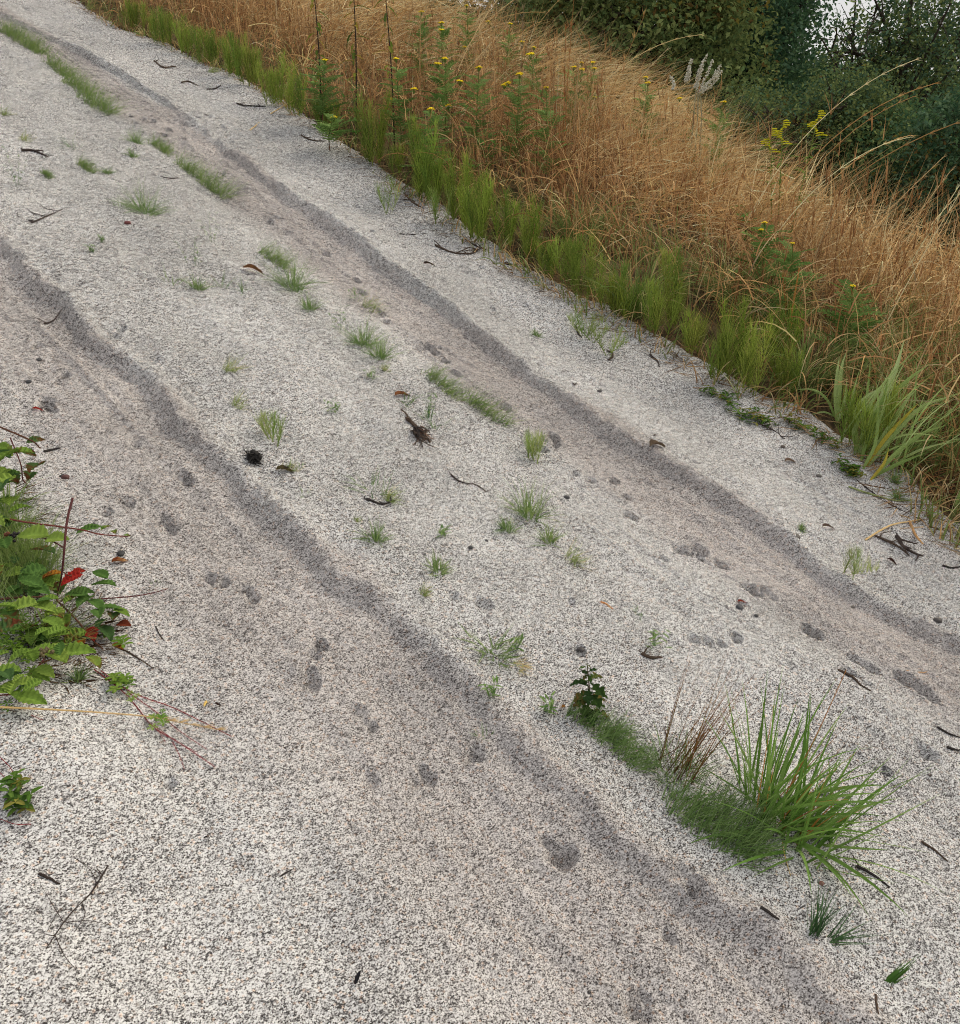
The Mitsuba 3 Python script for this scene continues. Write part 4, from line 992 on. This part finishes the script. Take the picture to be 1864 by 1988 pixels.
def tuft(px, py, w, h, kind, label):
    p = at(px, py)
    s = ppm(p)
    w, h = w / s, h / s
    if kind in ('fine', 'fine2'):
        pal = FINE if kind == 'fine' else PALE + FINE
        m = clump(px, py, int(46 + 420 * w), max(h, w * 0.5) * 1.35, 0.0030, w * 0.17, pal, pal + PALE[:1], th=(0.0, 1.3), k=(0.0, 0.9), axis=(w * 0.35, 0))
    elif kind == 'mat':
        m = clump(px, py, int(90 + 620 * w), max(h, w * 0.38) * 1.35, 0.0030, w * 0.15, FINE + PALE, PALE + FINE, az=-0.4, th=(0.35, 1.4), k=(0.0, 0.6), axis=(w * 1.1, 0))
    elif kind == 'pale':
        m = clump(px, py, int(30 + 200 * w), max(h, w * 0.4) * 1.3, 0.0025, w * 0.16, PALE, PALE + STRAW[:1], az=-0.2, th=(0.2, 1.4), k=(0.0, 0.6), axis=(w * 0.5, 0))
    elif kind == 'sparse':
        m = clump(px, py, int(12 + 70 * w), max(h, w * 0.5) * 1.25, 0.0030, w * 0.2, BLUEG + FINE, FINE, th=(0.1, 1.4), k=(0.1, 0.8), axis=(w * 0.5, 0))
    elif kind == 'straw':
        m = clump(px, py, 40, w * 0.6, 0.0025, w * 0.15, STRAW + PALE, STRAW, az=-0.5, th=(1.1, 1.5), k=(0, 0.3), axis=(w * 0.4, 0))
    elif kind == 'blade':
        m = clump(px, py, 60, w * 0.42, 0.0036, w * 0.14, FINE + SEDGE, SEDGE, th=(0.5, 1.45), k=(0.0, 0.5), axis=(w * 0.3, 0))
    elif kind == 'weed':
        a = clump(px, py, 5, h * 1.05, 0.0030, max(w, 0.02) * 0.3, BLUEG, FINE, th=(0.0, 0.4), k=(0.0, 0.4))
        c = [a]
        for q in a[0].reshape(5, -1, 3):
            c += [put(leaf(0.022, 0.006, pick(FINE, 1)[0], n=4, serr=0.0), q[2 * j], R(0, 6.28), R(0.2, 0.9)) for j in range(1, 5)]
        m = join(c)
    elif kind == 'weedmat':
        n = int(14 + 130 * w)
        c = []
        for i in range(n):
            q = p[:2] + R(-0.5, 0.5) * w * PU * 0.9 + R(-0.5, 0.5) * PV * w * 0.45
            o = np.array([q[0], q[1], float(height(q[0], q[1])) + R(0.003, 0.03)])
            cc = pick([lin(84, 116, 50), lin(104, 134, 62), lin(70, 98, 46), lin(124, 122, 60)], 1)[0]
            c += [put(leaf(R(0.014, 0.024), R(0.008, 0.012), cc, n=5, serr=0.1), o, a_ + i, R(0.0, 0.6)) for a_ in (0, 2.1, 4.2)]
        m = join(c)
    else:
        t = thing('horsetail', label, 'horsetail')
        for i in range(max(3, int(w / 0.035))):
            q = p[:2] + PU * R(-0.25, 0.25) * w + PV * R(-0.1, 0.1) * w
            part(t, 'shoot', shoot(np.array([q[0], q[1], float(height(q[0], q[1]))]), max(h, w * 0.4) * R(0.9, 1.5), R(0.4, 1.2), R(-0.8, 2.6), col(PALE[rng.integers(3)])[0], 0.8, 0.6 * max(h, 0.08) / 0.10, 0.0024), 'm_leaf')
        return t
    return add('grass_tuft' if kind != 'weedmat' else 'weed', m, 'm_leaf', label, 'grass' if kind != 'weedmat' else 'weed')


for a in TUFTS:
    tuft(*a)

# ---------------------------------------------------------------- twigs, dead leaves, roots and stones on the sand
WOODC = [lin(58, 48, 44), lin(74, 60, 50), lin(48, 42, 40)]


def on(px, py, h=0.003):
    return at(px, py, h)


def twig(pix, r, label, c=None, forks=0, name='twig', cat='twig', lift=0.0):
    ps = smooth_line([on(x, y, r * 0.7 + lift * (i == len(pix) - 1)) for i, (x, y) in enumerate(pix)], 9)
    c = pick(WOODC, 1)[0] if c is None else c
    ms = [tube(ps + R(-0.3, 0.3, ps.shape) * r, [r, r * 0.9, r * 0.5], c, 5)]
    L = np.linalg.norm(ps[-1] - ps[0])
    for i in range(forks):
        o = ps[1 + (i * 3) % 7]
        e = o + np.array([R(-0.4, 0.4) * L, R(-0.4, 0.4) * L, 0])
        e[2] = float(height(e[0], e[1])) + r + R(0, 0.02)
        ms.append(tube(smooth_line([o, (o + e) / 2 + R(-0.1, 0.1, 3) * L * [1, 1, 0.2], e], 6), [r * 0.6, r * 0.3], c, 4))
    return add(name, join(ms), 'm_wood', label, cat)


for pix, r, lab, fk in [([(60, 432), (90, 420), (122, 406)], 0.004, 'dark twig bundle with frayed end on the upper sand', 3), ([(42, 292), (66, 292), (92, 304)], 0.007, 'thick dark root curving out of the upper sand', 2), ([(300, 118), (316, 130), (340, 128)], 0.009, 'black broken root by the verge near the top', 3),
                        ([(352, 160), (366, 158), (384, 166)], 0.006, 'dark bent twig between rut and verge near the top', 0), ([(402, 173), (416, 172), (428, 166)], 0.006, 'short dark twig below the bent dark one', 0), ([(458, 200), (476, 205), (516, 206)], 0.006, 'long black twig lying along the verge edge', 3),
                        ([(585, 262), (600, 270), (630, 275)], 0.005, 'black twig by the verge under the tall dark stems', 2), ([(786, 376), (800, 392), (822, 404)], 0.005, 'forked dark twig on the sand before the tallest horsetail', 4), ([(775, 454), (800, 455), (828, 453)], 0.003, 'thin straight twig pointing at the rut', 0),
                        ([(845, 476), (880, 490), (915, 492), (935, 480)], 0.006, 'long dark root lying before the row of horsetails', 5), ([(900, 460), (922, 476), (945, 485)], 0.004, 'thin root crossing the long dark root', 3), ([(980, 510), (1000, 516), (1006, 508)], 0.007, 'short thick black root at the sand edge', 1),
                        ([(1118, 632), (1122, 646), (1130, 655)], 0.004, 'short dark twig above the wispy horsetail', 1), ([(1182, 698), (1190, 692), (1188, 684), (1178, 680)], 0.005, 'curled brown root loop beside the horsetail wisp', 0), ([(1262, 688), (1276, 700), (1280, 712)], 0.004, 'thin dark twig near the fan-shaped horsetail', 2),
                        ([(1470, 822), (1500, 834), (1524, 852)], 0.003, 'web of thin dry twigs on the sand edge', 8), ([(345, 345), (330, 346), (312, 342)], 0.003, 'thin dark twig near the grass mats', 0), ([(85, 628), (104, 622), (120, 600)], 0.003, 'tiny forked twig in the rut', 1),
                        ([(790, 812), (812, 832), (836, 858)], 0.007, 'dead weathered root clump on the ridge', 7), ([(712, 968), (740, 978), (766, 972)], 0.004, 'dark forked twig on the middle of the ridge', 3), ([(876, 922), (892, 934), (914, 940)], 0.003, 'thin crooked dark twig on the ridge', 1), ([(916, 938), (930, 944), (945, 955)], 0.0025, 'thin dark twig end beyond the crooked one', 0),
                        ([(1246, 1268), (1264, 1276), (1286, 1276)], 0.005, 'dark splinter on the ridge above the brown rush tuft', 1), ([(1628, 1300), (1652, 1312), (1672, 1330), (1690, 1340)], 0.004, 'half-buried dark stick in a crack of the sand', 0), ([(1790, 1634), (1812, 1648), (1840, 1672)], 0.003, 'slender dark stick beside the large clump near the frame edge', 0),
                        ([(1664, 1682), (1690, 1695), (1728, 1722)], 0.0034, 'straight dark stick below the large grass clump', 1), ([(1478, 1760), (1494, 1772), (1512, 1784)], 0.0036, 'short thick dark stick on the ridge', 0), ([(1700, 1930), (1702, 1950), (1706, 1968)], 0.0024, 'short upright splinter near the lowest corner', 0),
                        ([(546, 1700), (556, 1694), (568, 1688)], 0.0018, 'short reddish twig on the coarse sand', 0), ([(76, 1696), (96, 1706), (116, 1716)], 0.0028, 'dark smooth stick on the sand bank', 0), ([(210, 1680), (180, 1730), (135, 1776), (90, 1842)], 0.0016, 'fan of fine dark rootlets half buried in the bank', 14),
                        ([(85, 876), (100, 873), (117, 870)], 0.004, 'dark cut twig end by the bramble leaves', 0), ([(222, 1252), (255, 1270), (298, 1297)], 0.0022, 'dead dark cane tip lying on the sand below the bramble', 0), ([(302, 1216), (310, 1232), (318, 1244)], 0.0015, 'tiny red brown twig on coarse sand by the bramble', 0),
                        ([(1290, 1412), (1296, 1440), (1290, 1450)], 0.001, 'hair-thin twig above the brown rush tuft', 0), ([(1840, 1450), (1850, 1454), (1870, 1458)], 0.004, 'dark twig at the frame edge beyond the paw print', 0), ([(1820, 1412), (1842, 1424), (1866, 1432)], 0.003, 'thin dark twig at the frame edge above the thicker one', 0),
                        ([(1664, 932), (1700, 960), (1740, 985), (1790, 1010)], 0.0022, 'long thin reddish runner over the sand below the sedges', 3), ([(1700, 1040), (1740, 1058), (1766, 1078)], 0.004, 'dark bent twig below the dry stalks by the hollow', 4), ([(1740, 1040), (1756, 1062), (1790, 1080)], 0.006, 'thick grey root under the verge at the frame edge', 5),
                        ([(1830, 1098), (1848, 1102), (1870, 1100)], 0.004, 'dark twig near the frame edge below the hollow', 0), ([(1648, 300), (1652, 300)], 0.002, 'tiny stub', 0)][:-1]:
    twig(pix, r, lab, None, fk)
STR = lin(206, 176, 124)
twig([(486, 252), (530, 218), (586, 186)], 0.004, 'long pale straw slanting from the verge onto the sand', STR, 0, 'straw', 'straw', 0.12)
twig([(1648, 945), (1720, 968), (1758, 972), (1800, 968)], 0.0035, 'green straw bent across the sand towards the hollow', lin(140, 150, 96), 0, 'straw', 'straw')
twig([(1680, 1048), (1730, 1020), (1790, 1008)], 0.0035, 'pale straw lying across the sand below the sedges', STR, 0, 'straw', 'straw')
twig([(1766, 1012), (1776, 1036), (1792, 1056)], 0.005, 'dry folded leaf stalk standing at the hollow', lin(170, 130, 86), 0, 'straw', 'straw', 0.03)
twig([(1166, 1168), (1176, 1172), (1190, 1182)], 0.0022, 'short orange straw on the ridge', lin(214, 136, 66), 0, 'straw', 'straw')
twig([(1524, 1570), (1520, 1640), (1535, 1700)], 0.0012, 'thin yellow straw hanging from the large clump over the bank', lin(206, 170, 96), 0, 'straw', 'straw')
twig([(1760, 1302), (1790, 1306), (1800, 1304)], 0.002, 'pale dry straw near the double paw print', lin(190, 150, 110), 0, 'straw', 'straw')
t = thing('straw', 'long dry grass stalk with a feathery head lying over the sand below the bramble', 'straw')
ps = smooth_line([at(-20, 1372, 0.05), at(90, 1377, 0.03), at(175, 1382, 0.02), at(280, 1390, 0.015), at(332, 1399, 0.012), at(420, 1416, 0.006)], 20)
part(t, 'stem', tube(ps, [0.0022, 0.0015, 0.0008], STR, 5), 'm_straw')
q = np.repeat(ps[14:], 16, 0)
part(t, 'seed_head', blades(q, math.atan2(*(ps[-1] - ps[-3])[[1, 0]]) + R(-0.35, 0.35, len(q)), R(0.012, 0.03, len(q)), 0.0018, R(1.3, 1.65, len(q)), R(0, 0.2, len(q)), col(STR, len(q)), col(lin(220, 196, 150), len(q)), S=2), 'm_straw')


def dead_leaf(px, py, size, az, c, label, c2=None, curl=1.2, wide=0.5, name='dead_leaf', w=0.45):
    p = on(px, py, 0.004)
    L = 0.75 * size / ppm(p)
    return add(name, put(leaf(L, L * w, c, c2, n=9, serr=0.08, fold=0.7, droop=curl, pleat=0.2), p, az, 0.35), 'm_leaf', label, 'leaf')


dead_leaf(472, 520, 46, -0.2, lin(120, 84, 56), 'dead brown curled leaf among the loose weeds', lin(60, 48, 40))
dead_leaf(766, 768, 44, 0.5, lin(140, 92, 62), 'dead brown leaf piece on the ridge', lin(70, 56, 46))
dead_leaf(62, 794, 22, 0.2, lin(150, 42, 34), 'small red fallen leaf in the rut near the bramble', None)
dead_leaf(216, 1092, 46, 0.5, lin(120, 66, 40), 'curled brown dead leaf on the sand near the bramble', lin(190, 150, 104), 1.6)
dead_leaf(396, 1372, 38, 1.35, lin(220, 190, 118), 'curled pale yellow leaf on the coarse sand', None, 1.0, 0.5, w=0.26)
dead_leaf(416, 1366, 16, -0.3, lin(60, 44, 40), 'dark scrap beside the pale yellow leaf', None)
dead_leaf(690, 1912, 40, 1.35, lin(40, 40, 44), 'narrow black leaf on the lowest coarse sand', None, 0.4, w=0.28)
dead_leaf(395, 1628, 14, 0.6, lin(26, 26, 28), 'small black flake on the sand bank', None)
dead_leaf(822, 512, 28, 0.4, lin(64, 52, 44), 'dark dead leaf on the shoulder of the verge rut', None)
dead_leaf(1596, 1022, 30, 0.1, lin(100, 84, 74), 'grey dead leaf between the dark stone and the hollow', lin(70, 56, 50))
dead_leaf(1524, 895, 30, 0.3, lin(120, 100, 86), 'pale curled dead leaf on the sand below the weed patches', None)
dead_leaf(1432, 1168, 20, 0.1, lin(140, 62, 44), 'small red brown leaf beside a paw print', None)
dead_leaf(1722, 1085, 24, -0.9, lin(66, 46, 42), 'dark narrow leaf above the drooping sprig', None)
dead_leaf(1262, 866, 46, 0.6, lin(104, 90, 76), 'large grey dead leaf propped on the rut bank', lin(80, 66, 56), 1.2, w=0.6)
dead_leaf(1272, 846, 18, 1.4, lin(90, 78, 66), 'upright withered scrap over the grey dead leaf', None)
dead_leaf(1116, 748, 26, 1.5, lin(78, 68, 62), 'small dark scrap standing on the crest of the verge rut', None)
dead_leaf(535, 912, 46, 0.2, lin(86, 78, 54), 'second black root clump with withered leaves', lin(50, 44, 40), 1.5)
dead_leaf(590, 1330, 14, 0.4, lin(80, 70, 62), 'tiny grey flake in the pit of a print', None)
m = [tube(smooth_line([on(492, 884, 0.02), on(492, 884, 0.02) + R(-0.02, 0.02, 3), on(492 + R(-24, 24), 884 + R(-16, 24), 0.004)], 6), [0.003, 0.0012], lin(30, 28, 28), 4) for _ in range(26)]
add('root_clump', join(m + [lump(on(493, 886, 0.01), 0.022, lin(34, 32, 32), 0.8, 2)]), 'm_wood', 'black matted root clump above the bank of the rut', 'root')
m = [tube(smooth_line([on(804, 828, 0.012), on(815, 842, 0.015) + R(-0.02, 0.02, 3), on(818 + R(-24, 30), 858 + R(-30, 14), 0.004)], 6), [0.003, 0.0012], pick(WOODC + [lin(120, 90, 72)], 1)[0], 4) for _ in range(22)]
add('root_clump', join(m), 'm_wood', 'grey brown fibres fanned out over the dead root on the ridge', 'root')
for px, py, s, c, lab in [(1100, 966, 14, lin(64, 60, 64), 'small dark pebble on the rut shoulder'), (914, 1064, 13, lin(34, 34, 36), 'small black pebble in the middle of the ridge'), (945, 1050, 10, lin(60, 58, 60), 'tiny grey pebble next to the black one'), (1542, 1046, 34, lin(74, 66, 62), 'dark round stone on the broken rut bank'),
                          (1436, 1180, 20, lin(52, 54, 62), 'small blue grey pebble by the last paw prints'), (1468, 1196, 12, lin(58, 58, 60), 'tiny grey pebble below the blue grey one'), (1024, 1694, 12, lin(222, 214, 200), 'small white pebble in the rut'), (56, 742, 14, lin(40, 42, 50), 'black pebble in the rut near the frame edge'),
                          (76, 700, 16, lin(58, 56, 60), 'dark pebble in the rut above the black one'), (1880 - 60, 1205, 20, lin(70, 62, 60), 'brown pebble beyond the drooping sprig'), (1164, 760, 12, lin(74, 70, 70), 'tiny pebble on the crest of the verge rut'), (1130, 640, 12, lin(80, 76, 76), 'tiny grey pebble above the wispy horsetail'),
                          (1590, 925, 14, lin(90, 84, 80), 'tiny grey pebble below the small sedge fan'), (1462, 812, 26, lin(150, 150, 148), 'pale grey stone lying among creeping weeds'), (1520, 868, 12, lin(96, 80, 70), 'tiny brown pebble by the dry twig web'), (248, 434, 16, lin(120, 30, 24), 'small dark red berry on pale sand'),
                          (127, 928, 22, lin(96, 36, 28), 'dark red berry in a small hollow near the bramble'), (121, 925, 14, lin(30, 24, 24), 'black crumb stuck to the dark red berry'), (235, 1076, 20, lin(30, 30, 34), 'glossy black crumb behind the curled dead leaf'), (740, 1690, 8, lin(210, 200, 190), 'tiny white pebble in the coarse rut sand'),
                          (1655, 1180, 12, lin(88, 78, 72), 'tiny pebble below the drooping sprig'), (1128, 1262, 16, lin(56, 48, 46), 'dark crumb above the lobed seedling'), (1595, 1716, 16, lin(150, 96, 80), 'small reddish pebble below the large grass clump'), (1614, 1690, 14, lin(46, 44, 46), 'black crumb by the stick below the large clump')]:
    p = on(px, py, 0.0)
    add('berry' if 'berry' in lab else 'pebble', lump(p + [0, 0, 0.08 * s / ppm(p)], 0.38 * s / ppm(p), np.asarray(c) * 0.6 + 0.03, 0.6, 2), 'm_stone', lab, 'berry' if 'berry' in lab else 'pebble', smooth=True)


# ---------------------------------------------------------------- the bramble on the bank
LG = [lin(118, 146, 66), lin(92, 124, 64), lin(136, 160, 76), lin(78, 106, 62)]
t = thing('bramble', 'bramble with toothed green leaves and reddish canes sprawling over the sand bank', 'bramble')
CANE = [lin(112, 54, 50), lin(96, 64, 50), lin(84, 44, 44)]
for pix, r, hs in [([(-30, 815), (0, 829), (60, 855), (78, 870)], 0.0028, (0.2, 0.2, 0.18, 0.14)), ([(141, 967), (130, 1012), (125, 1064), (120, 1114), (110, 1167)], 0.0030, (0.22, 0.2, 0.16, 0.1, 0.02)), ([(20, 1008), (52, 1014), (155, 1028), (192, 1037), (248, 1042)], 0.0022, (0.12, 0.12, 0.09, 0.06, 0.03)),
                   ([(150, 1170), (182, 1164), (255, 1158), (292, 1152), (326, 1143)], 0.0016, (0.03, 0.03, 0.02, 0.012, 0.008)), ([(-10, 1164), (40, 1160), (105, 1158)], 0.0028, (0.05, 0.06, 0.03)), ([(110, 1165), (150, 1205), (175, 1238), (200, 1260)], 0.0024, (0.03, 0.04, 0.02, 0.01)),
                   ([(125, 1064), (100, 1050), (70, 1040)], 0.0018, (0.16, 0.14, 0.12)), ([(20, 850), (40, 900), (44, 930), (52, 940)], 0.0020, (0.18, 0.16, 0.12, 0.1)), ([(122, 1110), (135, 1118), (143, 1112)], 0.0012, (0.1, 0.11, 0.1)), ([(60, 1320), (30, 1345), (0, 1350)], 0.0022, (0.02, 0.02, 0.02)), ([(85, 1280), (60, 1310), (20, 1330)], 0.0022, (0.03, 0.02, 0.02))]:
    ps = smooth_line([at(x, y, h) for (x, y), h in zip(pix, hs)], 14)
    ms = [tube(ps, [r, r * 0.9, r * 0.6], pick(CANE, 1)[0], 6)]
    ms += [tube([o, o + R(-1, 1, 3) * 0.006], [0.0008, 0.0002], lin(120, 60, 50), 3) for o in ps[1:-1]]
    part(t, 'cane', join(ms), 'm_wood')
# px, py of the leaf's middle, size, direction in the picture (degrees), height, colour, blotch
LV = [(16, 888, 66, 250, 0.20, 0, 0), (40, 884, 52, 200, 0.19, 0, 1), (72, 912, 56, 270, 0.17, 3, 1), (8, 936, 70, 255, 0.16, 2, 0), (28, 930, 40, 300, 0.14, 3, 1), (60, 925, 40, 285, 0.14, 3, 1), (2, 872, 40, 150, 0.2, 0, 0), (68, 860, 34, 30, 0.17, 3, 1), (56, 880, 30, 330, 0.17, 3, 1),
      (172, 1030, 42, 200, 0.07, 1, 0), (185, 1024, 30, 20, 0.07, 1, 0), (205, 1028, 24, 60, 0.05, 0, 1), (222, 1036, 20, 300, 0.04, 0, 1), (247, 1042, 14, 0, 0.03, 0, 2), (66, 1042, 66, 175, 0.13, 2, 0), (110, 1054, 50, 340, 0.14, 2, 0),
      (144, 1124, 46, 240, 0.10, 'r', 0), (152, 1112, 26, 40, 0.10, 'r', 1), (197, 1122, 40, 150, 0.07, 1, 0), (205, 1140, 46, 180, 0.06, 1, 0), (150, 1156, 50, 170, 0.06, 1, 0), (168, 1170, 50, 260, 0.05, 1, 0), (186, 1174, 50, 320, 0.05, 1, 0), (192, 1194, 46, 290, 0.05, 1, 0), (160, 1150, 40, 20, 0.06, 1, 0),
      (214, 1182, 50, 20, 0.04, 1, 0), (234, 1190, 40, 340, 0.04, 0, 0), (222, 1200, 40, 290, 0.03, 3, 1), (12, 1185, 50, 190, 0.08, 0, 0), (45, 1178, 60, 200, 0.09, 2, 0), (84, 1182, 60, 340, 0.08, 2, 0), (108, 1198, 54, 320, 0.07, 2, 1), (126, 1210, 50, 290, 0.06, 0, 1), (62, 1140, 56, 160, 0.09, 1, 0), (76, 1146, 46, 330, 0.09, 1, 0), (70, 1152, 40, 270, 0.08, 1, 0),
      (100, 1118, 44, 200, 0.07, 'o', 1), (172, 1236, 60, 310, 0.02, 'r', 2), (240, 1218, 34, 330, 0.02, 'b', 0), (150, 1236, 50, 240, 0.04, 0, 1), (158, 1250, 30, 300, 0.03, 'o', 1), (206, 1226, 50, 310, 0.02, 3, 0), (198, 1212, 36, 260, 0.03, 3, 0), (228, 1256, 26, 330, 0.01, 'o', 2),
      (62, 1278, 50, 120, 0.05, 0, 0), (110, 1282, 64, 150, 0.06, 2, 0), (106, 1266, 46, 60, 0.07, 2, 0), (148, 1270, 66, 10, 0.05, 0, 0), (86, 1304, 46, 330, 0.04, 2, 0), (182, 1284, 44, 320, 0.03, 2, 1), (14, 1310, 60, 200, 0.05, 0, 0), (25, 1338, 56, 100, 0.04, 2, 0), (58, 1357, 60, 350, 0.03, 0, 0), (2, 1350, 50, 190, 0.03, 0, 0), (36, 1352, 40, 280, 0.03, 0, 0),
      (20, 1225, 44, 210, 0.05, 1, 0), (136, 1168, 36, 70, 0.06, 0, 1), (30, 1148, 40, 250, 0.06, 1, 0), (116, 1236, 44, 200, 0.05, 0, 0), (98, 1216, 40, 180, 0.05, 3, 1)]
for i in range(70):
    x, y = R(-20, 120), R(960, 1350)
    if x < 40 + 90 * sstep(960, 1150, y) * sstep(1370, 1290, y):
        LV.append((x, y, R(28, 54), R(0, 360), R(0.02, 0.10), int(rng.integers(4)), int(rng.random() < 0.2)))
for i in range(12):
    LV.append((R(-25, 60), R(862, 960), R(30, 56), R(150, 340), R(0.1, 0.2), int(rng.integers(4)), int(rng.random() < 0.35)))
for px, py, s, deg, h, ci, bl in LV:
    c = {'r': lin(160, 50, 44), 'o': lin(176, 120, 48), 'b': lin(120, 60, 44)}.get(ci) if isinstance(ci, str) else LG[ci]
    mid = at(px, py, h)
    L = s / ppm(mid) * 0.95
    a = math.radians(deg)
    o = mid - np.array([math.cos(a) * L * 0.5, math.sin(a) * L * 0.5 * 0.85, -0.004])
    m = put(leaf(L, L * 0.66, c, {0: None, 1: lin(110, 64, 46), 2: lin(90, 50, 40)}[bl], n=13, serr=0.13, fold=0.35, droop=0.45, pleat=0.28), o, math.atan2(math.sin(a) * 0.85, math.cos(a)), R(0.0, 0.45), R(-0.35, 0.35))
    part(t, 'leaf', m, 'm_glossy_leaf', {'r': 'bright red leaf', 'o': 'orange yellow leaf', 'b': 'brown withered leaf'}.get(ci) if isinstance(ci, str) else None)
for px, py, c in [(17, 1040, lin(110, 60, 40)), (26, 1041, lin(30, 24, 28)), (88, 1262, lin(90, 80, 50))]:
    p = at(px, py, 0.10)
    part(t, 'berry', join([lump(p + rng.normal(size=3) * 0.0045, 0.0042, c, 0.95, 1) for _ in range(12)]), 'm_stone')

# the green growth under and behind it
add('grass_tuft', join([clump(x, y, 120, 0.15, 0.0028, 0.045, PALE + FINE, PALE, th=(0.0, 0.9), k=(0.1, 0.9)) for x, y in [(10, 1100), (30, 1075), (50, 1120), (20, 1150), (64, 1095), (0, 1050), (40, 1140), (78, 1120)]]), 'm_leaf', 'soft yellow green grass growing through the bramble', 'grass')
add('grass_tuft', join([clump(x, y, 80, 0.14, 0.003, 0.05, FINE, PALE, th=(0.1, 1.1), k=(0.2, 1.0)) for x, y in [(0, 985), (20, 1010), (-20, 1030), (-30, 1100), (-30, 1200), (60, 1250), (100, 1240)]]), 'm_leaf', 'dark green grass at the frame edge behind the bramble', 'grass')
t = thing('cinquefoil', 'creeping cinquefoil sending red runners down the sand bank', 'cinquefoil')
RED = lin(128, 42, 50)
for pix, r in [([(182, 1299), (245, 1348), (297, 1411), (345, 1440), (416, 1488)], 0.0016), ([(196, 1302), (255, 1344), (332, 1372), (390, 1400), (450, 1430)], 0.0014), ([(250, 1345), (300, 1380), (350, 1420), (402, 1455)], 0.0012), ([(300, 1406), (312, 1425), (322, 1442)], 0.001), ([(335, 1440), (350, 1470), (358, 1494)], 0.001),
               ([(300, 1408), (340, 1438), (385, 1462)], 0.001), ([(60, 1388), (75, 1395), (84, 1398)], 0.001), ([(0, 1470), (20, 1490), (26, 1505)], 0.001), ([(0, 1500), (10, 1510)], 0.001), ([(60, 1600), (30, 1600), (0, 1590)], 0.001)]:
    part(t, 'runner', tube(smooth_line([on(x, y, 0.004) for x, y in pix], 12), [r, r * 0.6], RED, 4), 'm_wood')
for px, py, n, s in [(235, 1327, 16, 30), (306, 1402, 6, 22), (262, 1350, 4, 18), (320, 1385, 3, 12), (15, 1240, 5, 40), (97, 1236, 5, 46), (35, 1215, 4, 34), (60, 1232, 5, 34), (20, 1260, 4, 30), (80, 1225, 4, 30), (50, 1262, 4, 30), (8, 1210, 3, 30), (220, 1246, 4, 36), (50, 1290, 3, 24), (120, 1250, 4, 30), (5, 1365, 3, 24)]:
    for i in range(n):
        p = at(px + R(-0.6, 0.6) * s, py + R(-0.5, 0.5) * s, R(0.008, 0.03))
        L = s / ppm(p) * R(0.42, 0.6)
        c = pick([lin(112, 144, 56), lin(92, 126, 50), lin(126, 150, 70)], 1)[0]
        part(t, 'leaf', join([put(leaf(L, L * 0.42, c, n=7, serr=0.16, droop=0.3, wide=0.62), p, R(-0.1, 0.1) + j * 1.256, 0.25) for j in range(5)]), 'm_leaf')
add('bank_litter', join([clump(x, y, 90, 0.07, 0.0035, 0.07, [lin(70, 52, 40), lin(100, 76, 52)], [lin(60, 46, 38), lin(120, 92, 60)], th=(1.2, 1.7), k=(-0.2, 0.3)) for x, y in [(20, 1200), (60, 1230), (110, 1220), (150, 1250), (30, 1290), (80, 1180), (-10, 1120), (0, 960), (20, 1000), (100, 1300), (160, 1210)]]),
    'm_straw', 'dark leaf litter and dead stems under the bramble', 'litter', kind='stuff')

# ---------------------------------------------------------------- loose grains lying proud on the near sand
n = 40000
u = 0.25 + 2.4 * R(0, 1, n) ** 1.7
v = R(-0.1, 3.1, n)
x, y = u * PU[0] + v * PV[0], u * PU[1] + v * PV[1]
P = np.stack([x, y, height(x, y) + 0.0004], -1)
d = (P - EYE) @ FWD
r = R(0.0009, 0.0019, n) * np.where(R(0, 1, n) < 0.03, 1.5, 1)
oc = np.array([[1, 0, 0], [-1, 0, 0], [0, 1, 0], [0, -1, 0], [0, 0, 1], [0, 0, -1.0]])
of = np.array([[0, 2, 4], [2, 1, 4], [1, 3, 4], [3, 0, 4]])
a = R(0, 6.283, n)
rot = np.stack([np.stack([np.cos(a), -np.sin(a), 0 * a], -1), np.stack([np.sin(a), np.cos(a), 0 * a], -1), np.stack([0 * a, 0 * a, 1 + 0 * a], -1)], 1)
V = P[:, None] + np.einsum('nij,nkj->nki', rot, oc[None, :5] * R(0.6, 1.3, (n, 5, 1)) * r[:, None, None])
pal = [(0.78, 0.77, 0.75), (0.60, 0.575, 0.55), (0.42, 0.40, 0.385), (0.22, 0.205, 0.20), (0.07, 0.068, 0.072), (0.46, 0.34, 0.27)]
C = np.repeat(pick(pal, n, [0.34, 0.24, 0.14, 0.10, 0.15, 0.03]), 5, 0)
add('gravel', (V.reshape(-1, 3), (of[None] + (np.arange(n) * 5)[:, None, None]).reshape(-1, 3), C), 'm_stone', 'loose coarse sand grains lying on the track', 'gravel', kind='stuff')
